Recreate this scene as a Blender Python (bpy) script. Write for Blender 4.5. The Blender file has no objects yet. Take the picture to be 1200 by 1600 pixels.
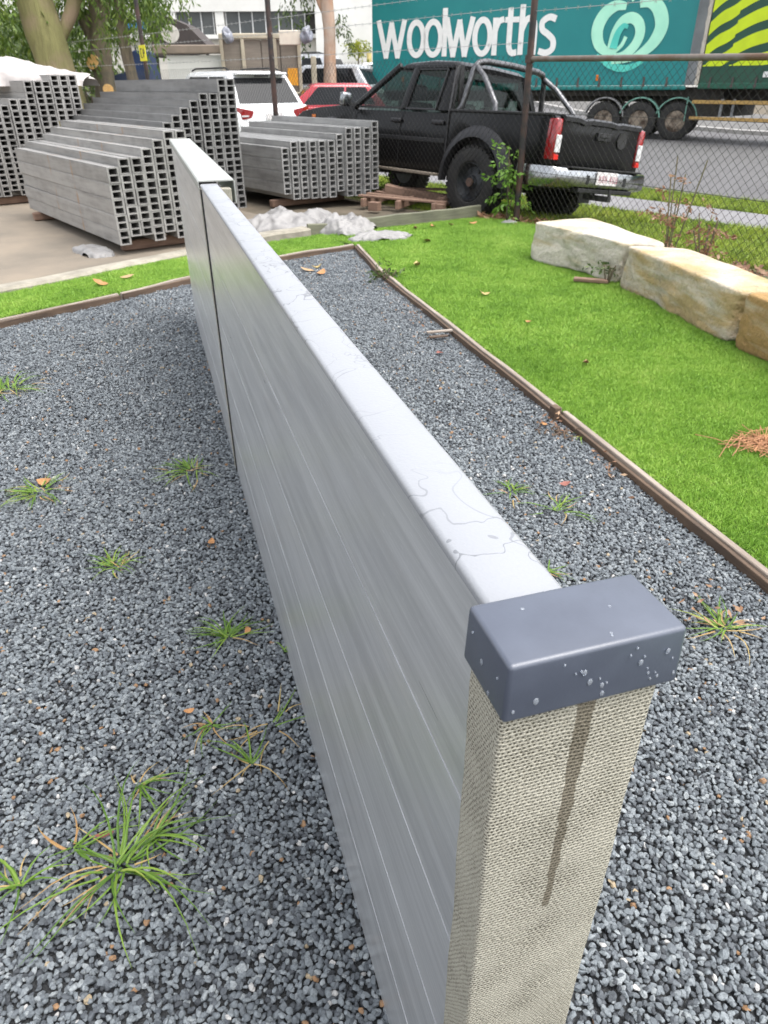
import bpy, bmesh, math, random
from mathutils import Vector, Matrix, noise, Euler
random.seed(7)
R = math.radians
scene = bpy.context.scene
col = scene.collection

# ------------------------------------------------------------------ camera, sky, sun, exposure
cd = bpy.data.cameras.new('camera'); cam = bpy.data.objects.new('camera', cd); col.objects.link(cam)
cd.sensor_fit = 'VERTICAL'; cd.sensor_height = 24; cd.sensor_width = 18
cd.lens = 24 * 1104.5 / 1600
cd.clip_start = 0.02; cd.clip_end = 2000
cam.location = (0, 0, 1.38)
cam.rotation_euler = (Matrix.Rotation(R(90 - 31.265), 3, 'X') @ Matrix.Rotation(R(-0.389), 3, 'Z')).to_euler()
cd.dof.use_dof = True; cd.dof.focus_distance = 0.80; cd.dof.aperture_fstop = cd.lens / 1.5
scene.camera = cam

SUN_EL, SUN_AZ = 68, 115
world = bpy.data.worlds.new('World'); scene.world = world; world.use_nodes = True
wn = world.node_tree; wl = wn.links
bg = wn.nodes['Background']; bg.inputs['Strength'].default_value = 0.15
sky = wn.nodes.new('ShaderNodeTexSky'); sky.sky_type = 'NISHITA'; sky.sun_disc = False
sky.sun_elevation = R(SUN_EL); sky.sun_rotation = R(SUN_AZ); sky.dust_density = 4; sky.air_density = 1.0; sky.ozone_density = 1
hs = wn.nodes.new('ShaderNodeHueSaturation'); hs.inputs['Saturation'].default_value = 0.24; hs.inputs['Value'].default_value = 1.0
wl.new(sky.outputs[0], hs.inputs['Color']); wl.new(hs.outputs[0], bg.inputs['Color'])
sl = bpy.data.lights.new('sun', 'SUN'); sl.energy = 0.55; sl.angle = R(50); sl.color = (1, .97, .92)
sun = bpy.data.objects.new('sun', sl); col.objects.link(sun)
sd = Vector((math.sin(R(SUN_AZ)) * math.cos(R(SUN_EL)), math.cos(R(SUN_AZ)) * math.cos(R(SUN_EL)), math.sin(R(SUN_EL))))
sun.rotation_euler = (-sd).to_track_quat('-Z', 'Y').to_euler(); sun.location = (0, 0, 20)
scene.view_settings.view_transform = 'Standard'; scene.view_settings.look = 'None'
scene.view_settings.gamma = 1; scene.view_settings.use_curve_mapping = False
scene.view_settings.exposure = 1.62

# ------------------------------------------------------------------ frames
TH = R(-38)
def ST(u, v, z=0): return Vector((u * math.sin(TH) + v * math.cos(TH), u * math.cos(TH) - v * math.sin(TH), z))
ST_ROT = math.pi / 2 - TH                  # local +X runs along the street, away to the left
def head(deg): return math.pi / 2 - R(deg)

# ------------------------------------------------------------------ tagging
def tag(o, label=None, cat=None, group=None, kind=None):
    if label: o['label'] = label
    if cat: o['category'] = cat
    if group: o['group'] = group
    if kind: o['kind'] = kind
    return o
def thing(name, label, cat, loc=(0, 0, 0), rz=0, group=None, rot=None):
    o = bpy.data.objects.new(name, None); col.objects.link(o)
    o.location = loc; o.rotation_euler = rot if rot is not None else (0, 0, rz)
    o.empty_display_size = .2
    return tag(o, label, cat, group)
def ordw(n): return ['first', 'second', 'third', 'fourth', 'fifth', 'sixth', 'seventh', 'eighth', 'ninth', 'tenth', 'eleventh', 'twelfth', 'thirteenth', 'fourteenth', 'fifteenth', 'sixteenth'][n]

# ------------------------------------------------------------------ mesh builder
class MB:
    def __init__(s): s.v = []; s.f = []
    def add(s, vs, fs):
        n = len(s.v); s.v += [tuple(p) for p in vs]; s.f += [tuple(i + n for i in f) for f in fs]; return s
    def box(s, c, d, m=None):
        x, y, z = d[0] / 2, d[1] / 2, d[2] / 2
        vs = [Vector(p) for p in ((-x, -y, -z), (x, -y, -z), (x, y, -z), (-x, y, -z), (-x, -y, z), (x, -y, z), (x, y, z), (-x, y, z))]
        if m is not None: vs = [m @ p for p in vs]
        vs = [p + Vector(c) for p in vs]
        return s.add(vs, [(0, 3, 2, 1), (4, 5, 6, 7), (0, 1, 5, 4), (1, 2, 6, 5), (2, 3, 7, 6), (3, 0, 4, 7)])
    def bar(s, p, q, w, h, up=(0, 0, 1)):
        p, q = Vector(p), Vector(q); d = (q - p).normalized(); r = d.cross(Vector(up))
        if r.length < 1e-4: r = d.cross(Vector((1, 0, 0)))
        r.normalize(); u = r.cross(d)
        vs = []
        for c in (p, q):
            for a, b in ((-1, -1), (1, -1), (1, 1), (-1, 1)): vs.append(c + r * (a * w / 2) + u * (b * h / 2))
        return s.add(vs, [(0, 1, 2, 3), (7, 6, 5, 4), (0, 4, 5, 1), (1, 5, 6, 2), (2, 6, 7, 3), (3, 7, 4, 0)])
    def tube(s, pts, r, n=8, caps=True):
        pts = [Vector(p) for p in pts]; rs = r if isinstance(r, (list, tuple)) else [r] * len(pts)
        N = len(pts); base = len(s.v); prev = None
        for i, p in enumerate(pts):
            d = (pts[min(i + 1, N - 1)] - pts[max(i - 1, 0)]).normalized()
            if prev is None:
                a = d.cross(Vector((0, 0, 1)))
                if a.length < 1e-3: a = d.cross(Vector((1, 0, 0)))
            else: a = prev - d * prev.dot(d)
            a.normalize(); prev = a; b = d.cross(a)
            for k in range(n):
                t = 2 * math.pi * k / n; s.v.append(tuple(p + (a * math.cos(t) + b * math.sin(t)) * rs[i]))
        for i in range(N - 1):
            for k in range(n):
                k2 = (k + 1) % n; s.f.append((base + i * n + k, base + i * n + k2, base + (i + 1) * n + k2, base + (i + 1) * n + k))
        if caps:
            s.f.append(tuple(base + k for k in range(n))[::-1]); s.f.append(tuple(base + (N - 1) * n + k for k in range(n)))
        return s
    def prism(s, prof, y0, y1, ax='y'):
        n = len(prof)
        if ax == 'y': vs = [(a, y0, b) for a, b in prof] + [(a, y1, b) for a, b in prof]
        elif ax == 'x': vs = [(y0, a, b) for a, b in prof] + [(y1, a, b) for a, b in prof]
        else: vs = [(a, b, y0) for a, b in prof] + [(a, b, y1) for a, b in prof]
        fs = [tuple(range(n))[::-1], tuple(range(n, 2 * n))] + [(i, (i + 1) % n, n + (i + 1) % n, n + i) for i in range(n)]
        return s.add(vs, fs)
    def lathe(s, prof, n=24, c=(0, 0, 0), ax='y'):
        base = len(s.v); m = len(prof)
        for k in range(n):
            t = 2 * math.pi * k / n; ct, st = math.cos(t), math.sin(t)
            for r, h in prof:
                p = (r * ct, h, r * st) if ax == 'y' else (r * ct, r * st, h)
                s.v.append((p[0] + c[0], p[1] + c[1], p[2] + c[2]))
        for k in range(n):
            k2 = (k + 1) % n
            for j in range(m - 1): s.f.append((base + k * m + j, base + k * m + j + 1, base + k2 * m + j + 1, base + k2 * m + j))
        return s
    def loft(s, rings, caps=True):
        base = len(s.v); n = len(rings[0])
        for r in rings: s.v += [tuple(p) for p in r]
        for i in range(len(rings) - 1):
            for k in range(n):
                k2 = (k + 1) % n; s.f.append((base + i * n + k, base + i * n + k2, base + (i + 1) * n + k2, base + (i + 1) * n + k))
        if caps:
            s.f.append(tuple(base + k for k in range(n))[::-1]); s.f.append(tuple(base + (len(rings) - 1) * n + k for k in range(n)))
        return s
    def mesh(s, name, mat, smooth=None, bevel=0, seg=2):
        me = bpy.data.meshes.new(name); me.from_pydata([tuple(p) for p in s.v], [], s.f)
        bm = bmesh.new(); bm.from_mesh(me)
        bmesh.ops.recalc_face_normals(bm, faces=bm.faces)
        if bevel:
            es = [e for e in bm.edges if e.is_manifold and e.calc_face_angle(0) > R(25)]
            bmesh.ops.bevel(bm, geom=es, offset=bevel, segments=seg, profile=.5, affect='EDGES', clamp_overlap=True)
        if smooth is not None:
            for f in bm.faces: f.smooth = True
            for e in bm.edges: e.smooth = e.is_manifold and e.calc_face_angle(0) < R(smooth)
        bm.to_mesh(me); bm.free()
        if mat: me.materials.append(mat)
        return me
    def build(s, name, mat, parent=None, **k):
        o = bpy.data.objects.new(name, s.mesh(name, mat, **k)); col.objects.link(o)
        if parent: o.parent = parent
        return o
def link(name, me, parent=None, loc=(0, 0, 0), rot=(0, 0, 0)):
    o = bpy.data.objects.new(name, me); col.objects.link(o); o.location = loc; o.rotation_euler = rot
    if parent: o.parent = parent
    return o
def copy_tree(o, parent=None):
    c = o.copy(); col.objects.link(c)
    if parent: c.parent = parent
    for ch in o.children: copy_tree(ch, c)
    return c

# ------------------------------------------------------------------ materials
MATS = {}
class NT:
    def __init__(s, m): s.t = m.node_tree; s.n = s.t.nodes; s.l = s.t.links
    def new(s, t, **k):
        o = s.n.new(t)
        for a, b in k.items(): setattr(o, a, b)
        return o
    def link(s, a, b): s.l.new(a, b)
    def setin(s, sock, v):
        if hasattr(v, 'is_output') or hasattr(v, 'links'): s.l.new(v, sock)
        else: sock.default_value = v
    def math(s, op, a, b=None, c=None, clamp=False):
        o = s.new('ShaderNodeMath', operation=op); o.use_clamp = clamp
        for i, x in enumerate((a, b, c)):
            if x is not None: s.setin(o.inputs[i], x)
        return o.outputs[0]
    def vmath(s, op, a, b=None):
        o = s.new('ShaderNodeVectorMath', operation=op)
        s.setin(o.inputs[0], a)
        if b is not None: s.setin(o.inputs[1], b)
        return o.outputs[0]
    def noise(s, vec, scale, detail=3, rough=.55, dist=0):
        o = s.new('ShaderNodeTexNoise'); o.inputs['Scale'].default_value = scale; o.inputs['Detail'].default_value = detail
        o.inputs['Roughness'].default_value = rough; o.inputs['Distortion'].default_value = dist
        s.link(vec, o.inputs['Vector']); return o.outputs['Fac']
    def ramp(s, fac, stops, interp='LINEAR'):
        o = s.new('ShaderNodeValToRGB'); o.color_ramp.interpolation = interp
        e = o.color_ramp.elements
        while len(e) < len(stops): e.new(.5)
        for i, (p, c) in enumerate(stops):
            e[i].position = p; e[i].color = (c, c, c, 1) if isinstance(c, (int, float)) else (*c, 1)
        s.link(fac, o.inputs[0]); return o.outputs[0]
    def mix(s, fac, a, b, mode='MIX'):
        o = s.new('ShaderNodeMix', data_type='RGBA', blend_type=mode)
        s.setin(o.inputs[0], fac)
        for i, x in ((6, a), (7, b)):
            if isinstance(x, tuple): o.inputs[i].default_value = (*x, 1) if len(x) == 3 else x
            else: s.link(x, o.inputs[i])
        return o.outputs[2]
    def bump(s, h, strength, dist=.01):
        o = s.new('ShaderNodeBump'); o.inputs['Strength'].default_value = strength; o.inputs['Distance'].default_value = dist
        s.link(h, o.inputs['Height']); return o.outputs[0]
    def coords(s, rand=True):
        tc = s.new('ShaderNodeTexCoord'); v = tc.outputs['Object']
        if rand:
            oi = s.new('ShaderNodeObjectInfo'); m = s.math('MULTIPLY', oi.outputs['Random'], 37.0)
            v = s.vmath('ADD', v, s.combine(m, m, m))
        return v
    def combine(s, x, y, z):
        o = s.new('ShaderNodeCombineXYZ')
        for i, k in enumerate((x, y, z)): s.setin(o.inputs[i], k)
        return o.outputs[0]
    def sep(s, v):
        o = s.new('ShaderNodeSeparateXYZ'); s.link(v, o.inputs[0]); return o.outputs
def base_mat(name):
    m = bpy.data.materials.new(name); m.use_nodes = True
    t = NT(m); return m, t, t.n['Principled BSDF']
def M(name, color, var=None, rough=.6, metal=0, scale=6, amount=.5, bump=0, bscale=60, stretch=(1, 1, 1), rvar=.1, rand=True, spec=.5, coat=0):
    """colour mottled with a second colour by noise, rough variation, fine bump"""
    if name in MATS: return MATS[name]
    m, t, b = base_mat(name)
    co = t.vmath('MULTIPLY', t.coords(rand), stretch)
    n1 = t.noise(co, scale, 5, .6)
    var = var or tuple(c * .75 for c in color)
    k = t.ramp(n1, [(.5 - .3 * amount, 0.), (.5 + .3 * amount, 1.)])
    c = t.mix(k, var, color)
    t.link(c, b.inputs['Base Color'])
    t.link(t.math('MULTIPLY_ADD', n1, rvar * 2, rough - rvar), b.inputs['Roughness'])
    b.inputs['Metallic'].default_value = metal; b.inputs['Specular IOR Level'].default_value = spec
    if coat: b.inputs['Coat Weight'].default_value = coat; b.inputs['Coat Roughness'].default_value = .05 if coat != .55 else .42
    if bump:
        t.link(t.bump(t.noise(co, bscale, 3), bump, .01), b.inputs['Normal'])
    MATS[name] = m; return m
def glass_mat(name, tint, alpha):
    m, t, b = base_mat(name); out = t.n['Material Output']
    tr = t.new('ShaderNodeBsdfTransparent'); tr.inputs[0].default_value = (*tint, 1)
    gl = t.new('ShaderNodeBsdfGlossy'); gl.inputs['Roughness'].default_value = .03
    fr = t.new('ShaderNodeLayerWeight')
    mx = t.new('ShaderNodeMixShader'); t.link(t.math('MULTIPLY_ADD', t.math('POWER', fr.outputs['Facing'], 5.), .8, alpha, clamp=True), mx.inputs[0])
    t.link(tr.outputs[0], mx.inputs[1]); t.link(gl.outputs[0], mx.inputs[2]); t.link(mx.outputs[0], out.inputs[0]); return m

black_paint = M('black_paint', (.0035, .0036, .0042), (.0025, .0026, .003), .30, 0, 3, bump=0, rvar=.05, coat=.04, spec=.25)
black_plastic = M('black_plastic', (.013, .013, .014), (.009, .009, .010), .55, 0, 8, bump=.2, bscale=300)
flare_mat = M('flare_plastic', (.024, .024, .027), (.016, .016, .018), .45, 0, 8, spec=.4)
tyre_mat = M('tyre_rubber', (.013, .013, .0135), (.022, .021, .019), .8, 0, 9, bump=.4, bscale=80)
steel_dark = M('painted_steel_dark', (.05, .05, .053), (.03, .03, .03), .45, .4, 7)
chrome = M('chrome', (.42, .43, .44), (.30, .31, .32), .22, 1, 5, rvar=.06)
alu_tube = M('polished_tube', (.17, .17, .175), (.10, .10, .105), .34, .85, 14)
white_paint = M('white_paint', (.78, .79, .80), (.72, .73, .74), .25, 0, 3, coat=.5)
silver_paint = M('silver_paint', (.55, .56, .58), (.48, .49, .50), .28, .5, 3, coat=.5)
red_paint = M('red_paint', (.42, .012, .03), (.34, .01, .02), .25, 0, 3, coat=.6)
red_lens = M('red_lens', (.30, .008, .010), (.22, .006, .008), .15, 0, 30, coat=.8)
white_lens = M('clear_lens', (.7, .7, .7), (.55, .55, .55), .15, 0, 30, coat=.8)
orange_lens = M('orange_lens', (.75, .2, .02), (.6, .15, .01), .2, 0, 30)
car_glass_dark = M('dark_window_glass', (.012, .014, .016), (.009, .010, .012), .10, 0, 2, rvar=.02, spec=.25)
cab_glass = glass_mat('cab_window_glass', (.58, .66, .63), .02)
plate_mat = M('plate_white', (.72, .70, .70), (.62, .58, .58), .4, 0, 30)
plate_ink = M('plate_ink', (.35, .08, .12), None, .5)
seat_fabric = M('seat_fabric', (.06, .058, .055), None, .9, 0, 40, bump=.2)
post_paint = M('fence_post_paint', (.018, .016, .016), (.07, .035, .025), .5, 0, 5, amount=.35)
post_rust = M('weathered_brown_post', (.10, .055, .04), (.04, .03, .028), .6, 0, 8)
rail_galv = M('rusting_rail', (.20, .185, .17), (.13, .075, .045), .55, .35, 6, amount=.6, stretch=(1, 1, 1))
wire_mat = M('black_wire', (.035, .035, .036), (.06, .055, .05), .55, .3, 20)
barb_mat = M('galvanised_wire', (.5, .5, .5), (.4, .4, .4), .4, .7, 20)
# ---- wood
def wood(name, c1, c2, rough=.8, stretch=(1, 12, 12), scale=4):
    if name in MATS: return MATS[name]
    m, t, b = base_mat(name)
    co = t.vmath('MULTIPLY', t.coords(), stretch)
    n1 = t.noise(co, scale, 6, .65, .6); n2 = t.noise(t.coords(), 3, 3)
    k = t.math('MULTIPLY_ADD', n2, .5, t.math('MULTIPLY', n1, .6), clamp=True)
    t.link(t.ramp(k, [(.32, c2), (.5, tuple((a + b2) / 2 for a, b2 in zip(c1, c2))), (.68, c1)]), b.inputs['Base Color'])
    b.inputs['Roughness'].default_value = rough
    t.link(t.bump(n1, .6, .006), b.inputs['Normal'])
    MATS[name] = m; return m
wood_edge = wood('weathered_edging_wood', (.33, .285, .24), (.15, .11, .085))
wood_dark = wood('wet_dark_edging_wood', (.13, .085, .055), (.04, .028, .022))
wood_tan = wood('tan_edging_wood', (.26, .18, .11), (.10, .07, .045))
wood_green = wood('mossy_sleeper_wood', (.17, .17, .115), (.07, .07, .05))
wood_pallet = wood('pallet_wood', (.26, .165, .115), (.12, .07, .05))
concrete_kerb = M('kerb_concrete', (.36, .33, .27), (.22, .20, .16), .9, 0, 5, bump=.5, bscale=60)

# ---- galvanised wall sheet: brushed streaks running along the wall
def wall_metal(name, wet):
    m, t, b = base_mat(name)
    co = t.coords(False)
    long_ = t.vmath('MULTIPLY', co, (1.2, 1, 60))
    s1 = t.noise(long_, 2.2, 3, .6, 0)
    s2 = t.noise(t.vmath('MULTIPLY', co, (1.3, 1, 22)), 2.6, 4, .6, 0)
    s3 = t.noise(t.vmath('MULTIPLY', co, (300, 300, 300)), 1.0, 2)
    s4 = t.noise(t.vmath('MULTIPLY', co, (.6, 1, 140)), 4.0, 3, .7)
    if wet:
        w = t.noise(co, 11, 3, .5, .5)
        edge = t.math('COMPARE', w, .53, .0045)
        edge2 = t.math('COMPARE', t.noise(co, 6, 3, .5, .6), .47, .003)
        e = t.math('MAXIMUM', edge, t.math('MULTIPLY', edge2, .7))
        gate = t.ramp(t.noise(co, 3.0, 2), [(.36, 0.), (.5, 1.)])
        e = t.math('MULTIPLY', e, gate)
        c = t.mix(t.math('MULTIPLY', s2, .5), (.315, .325, .345), (.26, .268, .285))
        c = t.mix(t.math('MULTIPLY', e, .6), c, (.10, .105, .115))
        t.link(c, b.inputs['Base Color'])
        wetm = t.math('GREATER_THAN', w, .53)
        t.link(t.math('MULTIPLY_ADD', s3, .12, t.math('MULTIPLY_ADD', wetm, -.06, .40)), b.inputs['Roughness'])
        b.inputs['Metallic'].default_value = .2
        t.link(t.bump(t.math('MULTIPLY_ADD', wetm, .5, s3), .10, .004), b.inputs['Normal'])
    else:
        mott = t.ramp(s2, [(.25, 0.), (.78, 1.)])
        c = t.mix(mott, (.66, .667, .67), (.76, .765, .77))
        scr = t.ramp(s4, [(.52, 0.), (.74, 1.)])
        c = t.mix(t.math('MULTIPLY', scr, .7), c, (.88, .885, .89))
        cloud = t.noise(t.vmath('MULTIPLY', co, (.9, 1, 15)), 2.6, 4, .65, .1)
        c = t.mix(t.ramp(cloud, [(.36, .5), (.60, 0.)]), c, (.44, .445, .45))
        fleck = t.noise(t.vmath('MULTIPLY', co, (9, 1, 60)), 5.0, 3, .7)
        c = t.mix(t.ramp(fleck, [(.60, 0.), (.72, .5)]), c, (.90, .90, .90))
        blot = t.ramp(t.noise(t.vmath('MULTIPLY', co, (1.6, 1, 9)), 2.4, 4, .6, .2), [(.54, 0.), (.74, 1.)])
        c = t.mix(t.math('MULTIPLY', blot, .22), c, (.64, .62, .58))
        t.link(c, b.inputs['Base Color'])
        t.link(t.math('MULTIPLY_ADD', s1, .06, t.math('MULTIPLY_ADD', cloud, .14, .21)), b.inputs['Roughness'])
        b.inputs['Metallic'].default_value = .62
        h = t.math('MULTIPLY_ADD', t.noise(t.vmath('MULTIPLY', co, (260, 260, 90)), 1.0, 1), .22, t.math('MULTIPLY', t.noise(t.vmath('MULTIPLY', co, (1, 1, 2.5)), 2.0, 1), 2.5))
        t.link(t.bump(h, .06, .004), b.inputs['Normal'])
        b.inputs['Anisotropic'].default_value = .35
    MATS[name] = m; return m
sheet_side = wall_metal('brushed_galvanised_sheet', False)
sheet_top = wall_metal('wet_galvanised_top', True)
lid_mat = M('galvanised_lid', (.40, .41, .385), (.35, .36, .34), .45, .3, 4, bump=.05, bscale=200)
bright_edge = M('bright_sheet_edge', (.70, .71, .73), (.52, .53, .55), .35, .6, 9)
cap_plastic = M('grey_cap_plastic', (.066, .078, .108), (.054, .064, .090), .40, 0, 24, bump=.03, bscale=500, rvar=.12, amount=.45, spec=.6, coat=.55)

# ---- knitted shade cloth
def cloth_mat():
    m, t, b = base_mat('knitted_shade_cloth')
    co = t.coords(False); x, y, z = t.sep(co)
    wob = t.noise(co, 14, 2); wob2 = t.noise(t.vmath('ADD', co, (5., 3., 1.)), 14, 2)
    a = t.math('ADD', t.math('ADD', x, y), t.math('MULTIPLY_ADD', wob, .0018, -.0009))
    zz = t.math('ADD', z, t.math('MULTIPLY_ADD', wob2, .0018, -.0009))
    P = .0036
    row = t.math('FLOOR', t.math('DIVIDE', zz, P * .95))
    a2 = t.math('ADD', t.math('DIVIDE', a, P), t.math('MULTIPLY', t.math('MODULO', row, 2.), .5))
    vv = t.combine(a2, t.math('DIVIDE', zz, P * .95), 0.)
    vo = t.new('ShaderNodeTexVoronoi', feature='F1', voronoi_dimensions='2D'); vo.inputs['Scale'].default_value = 1; vo.inputs['Randomness'].default_value = .28
    t.link(t.vmath('MULTIPLY', vv, (1., 1., 1.)), vo.inputs['Vector'])
    tight = t.noise(co, 22, 3)
    d = t.math('ADD', vo.outputs['Distance'], t.math('MULTIPLY_ADD', tight, .5, -.25))
    hole = t.ramp(d, [(.16, 1.), (.30, 0.)])
    fib = t.noise(t.vmath('MULTIPLY', co, (1., 1., 1.)), 700, 3, .7)
    big = t.noise(co, 9, 4)
    c = t.mix(t.ramp(fib, [(.3, 0.), (.7, 1.)]), (.345, .322, .258), (.53, .51, .43))
    c = t.mix(t.ramp(big, [(.35, .3), (.65, 0.)]), c, (.36, .34, .275))
    # damp streak running down from under the cap (x, -n, z local)
    zc = t.math('SUBTRACT', 1.045, z)                                   # distance below the cap
    cy = t.math('MULTIPLY_ADD', t.noise(t.combine(0., 0., z), 22, 3), .010, -.2165)
    wd = t.math('MULTIPLY_ADD', zc, -.016, .0062)
    wd = t.math('ADD', wd, t.math('MULTIPLY_ADD', t.noise(t.combine(3., 0., z), 45, 3), .008, -.004))
    inside = t.math('SUBTRACT', wd, t.math('ABSOLUTE', t.math('SUBTRACT', y, cy)))
    st = t.math('MULTIPLY', t.ramp(t.math('MULTIPLY_ADD', inside, 900., .5, clamp=True), [(.2, 0.), (.8, 1.)]), t.math('LESS_THAN', zc, .222))
    st = t.math('MULTIPLY', st, t.math('LESS_THAN', x, .2675))
    c = t.mix(t.math('MULTIPLY', st, .78), c, (.13, .108, .075))
    c = t.mix(t.math('MULTIPLY', hole, .92), c, (.06, .052, .034))
    t.link(c, b.inputs['Base Color']); b.inputs['Roughness'].default_value = .9; b.inputs['Specular IOR Level'].default_value = .2
    h = t.math('ADD', t.math('MULTIPLY', d, 1.6), t.math('MULTIPLY', fib, .35))
    t.link(t.bump(h, .8, .0022), b.inputs['Normal']); return m
cloth = cloth_mat()

# ---- stacked panels
def stack_mat(name, light, rust=False):
    m, t, b = base_mat(name)
    co = t.coords()
    n1 = t.noise(t.vmath('MULTIPLY', co, (.8, 8, 8)), 2.0, 5, .65); n2 = t.noise(co, 7, 5, .65)
    oi = t.new('ShaderNodeObjectInfo')
    k = t.math('ADD', t.math('MULTIPLY', n1, .55), t.math('MULTIPLY', n2, .35))
    c = t.ramp(k, [(.28, tuple(x * .55 for x in light)), (.46, tuple(x * .95 for x in light)), (.7, tuple(min(.8, x * 1.3) for x in light))])
    v = t.math('MULTIPLY_ADD', oi.outputs['Random'], .22, .86)
    c = t.mix(1.0, c, t.combine(v, v, v), 'MULTIPLY')
    if rust:
        x, y, z = t.sep(t.coords(False))
        for xc, wdt in ((1.02, .022), (1.75, .014)):
            dx = t.math('ABSOLUTE', t.math('SUBTRACT', t.math('ADD', x, t.math('MULTIPLY_ADD', n2, .06, -.03)), xc))
            k2 = t.math('MULTIPLY', t.math('LESS_THAN', dx, wdt), t.ramp(t.noise(t.vmath('MULTIPLY', co, (5, 5, 5)), 1.0, 3), [(.42, 0.), (.6, .75)]))
            c = t.mix(k2, c, (.34, .20, .10))
    t.link(c, b.inputs['Base Color'])
    t.link(t.math('MULTIPLY_ADD', n2, .3, .38), b.inputs['Roughness']); b.inputs['Metallic'].default_value = .35
    t.link(t.bump(n2, .15, .006), b.inputs['Normal']); MATS[name] = m; return m
stack_light = stack_mat('weathered_panel_light', (.33, .32, .305), True)
stack_dark = stack_mat('weathered_panel_dark', (.235, .232, .226))
stack_mid = stack_mat('weathered_panel_mid', (.345, .343, .335))

# ---- sandstone
def stone_mat(name, pale, gold, amt):
    m, t, b = base_mat(name)
    co = t.coords(); x, y, z = t.sep(t.coords(False))
    n = t.noise(co, 3.2, 6, .65); n2 = t.noise(co, 26, 6, .7); n3 = t.noise(t.vmath('MULTIPLY', co, (1, 1, 5)), 2.3, 4)
    c = t.mix(t.ramp(n3, [(.5 - amt, 0.), (.62 - amt * .4, 1.)]), pale, gold)
    c = t.mix(t.ramp(n, [(.50, 0.), (.70, .6)]), c, tuple(v * .55 for v in pale))
    c = t.mix(t.ramp(n2, [(.3, .4), (.5, 0.)]), c, tuple(v * .55 for v in gold))
    t.link(c, b.inputs['Base Color']); b.inputs['Roughness'].default_value = .92
    t.link(t.bump(t.math('ADD', n2, n), .9, .03), b.inputs['Normal']); return m
stone_pale = stone_mat('pale_sandstone', (.60, .55, .47), (.52, .44, .31), .0)
stone_gold = stone_mat('golden_sandstone', (.58, .51, .41), (.47, .345, .175), .11)
stone_brown = stone_mat('brown_sandstone', (.50, .42, .31), (.38, .235, .09), .22)

# ------------------------------------------------------------------ terrain: lot, verge, path, road
def rise(u):
    if u < 12: return 0.
    if u < 24: return .006 * (u - 12) ** 2
    return .864 + .02 * (min(u, 60) - 24)
def strip(name, prof, mat, u0=-60, u1=220, nu=140, kind='structure', zoff=0, label=None):
    vs, fs = [], []; n = len(prof)
    us = sorted({u0, u1, *[x for x in range(-60, 66, 2) if u0 < x < u1]}); nu = len(us)
    for u in us:
        for v, z in prof: vs.append(ST(u, v, z + zoff + rise(u)))
    for i in range(nu - 1):
        for j in range(n - 1): fs.append((i * n + j, (i + 1) * n + j, (i + 1) * n + j + 1, i * n + j + 1))
    o = MB().add(vs, fs).build(name, mat); tag(o, kind=kind)
    if label: o['label'] = label
    return o
soil = M('bare_soil', (.13, .105, .075), (.07, .06, .04), .95, 0, 2, bump=.5, bscale=20)
asphalt = M('road_asphalt', (.115, .112, .115), (.09, .087, .09), .8, 0, 1.2, bump=.5, bscale=120, rand=False)
path_conc = M('path_concrete', (.19, .186, .19), (.155, .15, .155), .85, 0, 2, bump=.2, bscale=60, rand=False)
kerb_mat = M('road_kerb_concrete', (.33, .32, .31), (.25, .24, .23), .85, 0, 3)
yard_mat = M('sandy_yard_concrete', (.215, .178, .135), (.15, .128, .10), .9, 0, 1.4, bump=.3, bscale=40, rand=False)
verge_base = M('verge_soil', (.06, .085, .02), (.10, .09, .03), .95, 0, 3, bump=.5, bscale=30, rand=False)
gravel_base = M('gravel_fines', (.024, .026, .029), (.05, .054, .058), .6, 0, 40, bump=.8, bscale=150, rand=False)
turf_base = M('turf_backing', (.07, .14, .018), (.055, .11, .014), .9, 0, 6, rand=False)

VERGE = [(6.35, -.03), (6.8, -.05), (8.2, -.2), (9.45, -.215)]
strip('ground', [(-400, -.03), (6.35, -.03), (6.8, -.05), (8.2, -.2), (9.45, -.225), (10.55, -.225), (11.75, -.235), (11.8, -.40), (16, -.26), (24.5, -.20), (26.3, -.24), (26.4, -.10), (60, .0), (900, .0)], soil, -300, 900, 500)
strip('nature_strip', [(v, z + .006) for v, z in VERGE], verge_base, -30, 120)
strip('verge_strip', [(10.5, -.212), (11.72, -.23)], verge_base, -30, 120)
strip('footpath', [(9.4, -.24), (9.42, -.19), (10.5, -.19), (10.52, -.24)], path_conc, -30, 120)
strip('kerb', [(11.72, -.26), (11.72, -.22), (11.86, -.22), (11.9, -.345), (12.2, -.345)], kerb_mat, -30, 200)
strip('road', [(12.15, -.338), (13, -.32), (16, -.22), (20, -.16), (24.5, -.17), (26.2, -.2)], asphalt, -60, 300)
strip('kerb', [(26.15, -.26), (26.2, -.08), (26.4, -.06), (26.42, -.2)], kerb_mat, -60, 300)
strip('car_park', [(26.38, -.09), (80, .004)], M('carpark_asphalt', (.12, .115, .11), (.09, .088, .085), .85, 0, .8, rand=False), -60, 300)
# yard behind the kerb on the left, sandy concrete
MB().add([ST(u, v, -.012 + rise(u)) for u in (6.6, 12, 14, 16, 18, 20, 22, 24, 40) for v in (-14, 4.6)], [(2 * i, 2 * i + 1, 2 * i + 3, 2 * i + 2) for i in range(8)]).build('yard_paving', yard_mat)['kind'] = 'structure'

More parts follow.
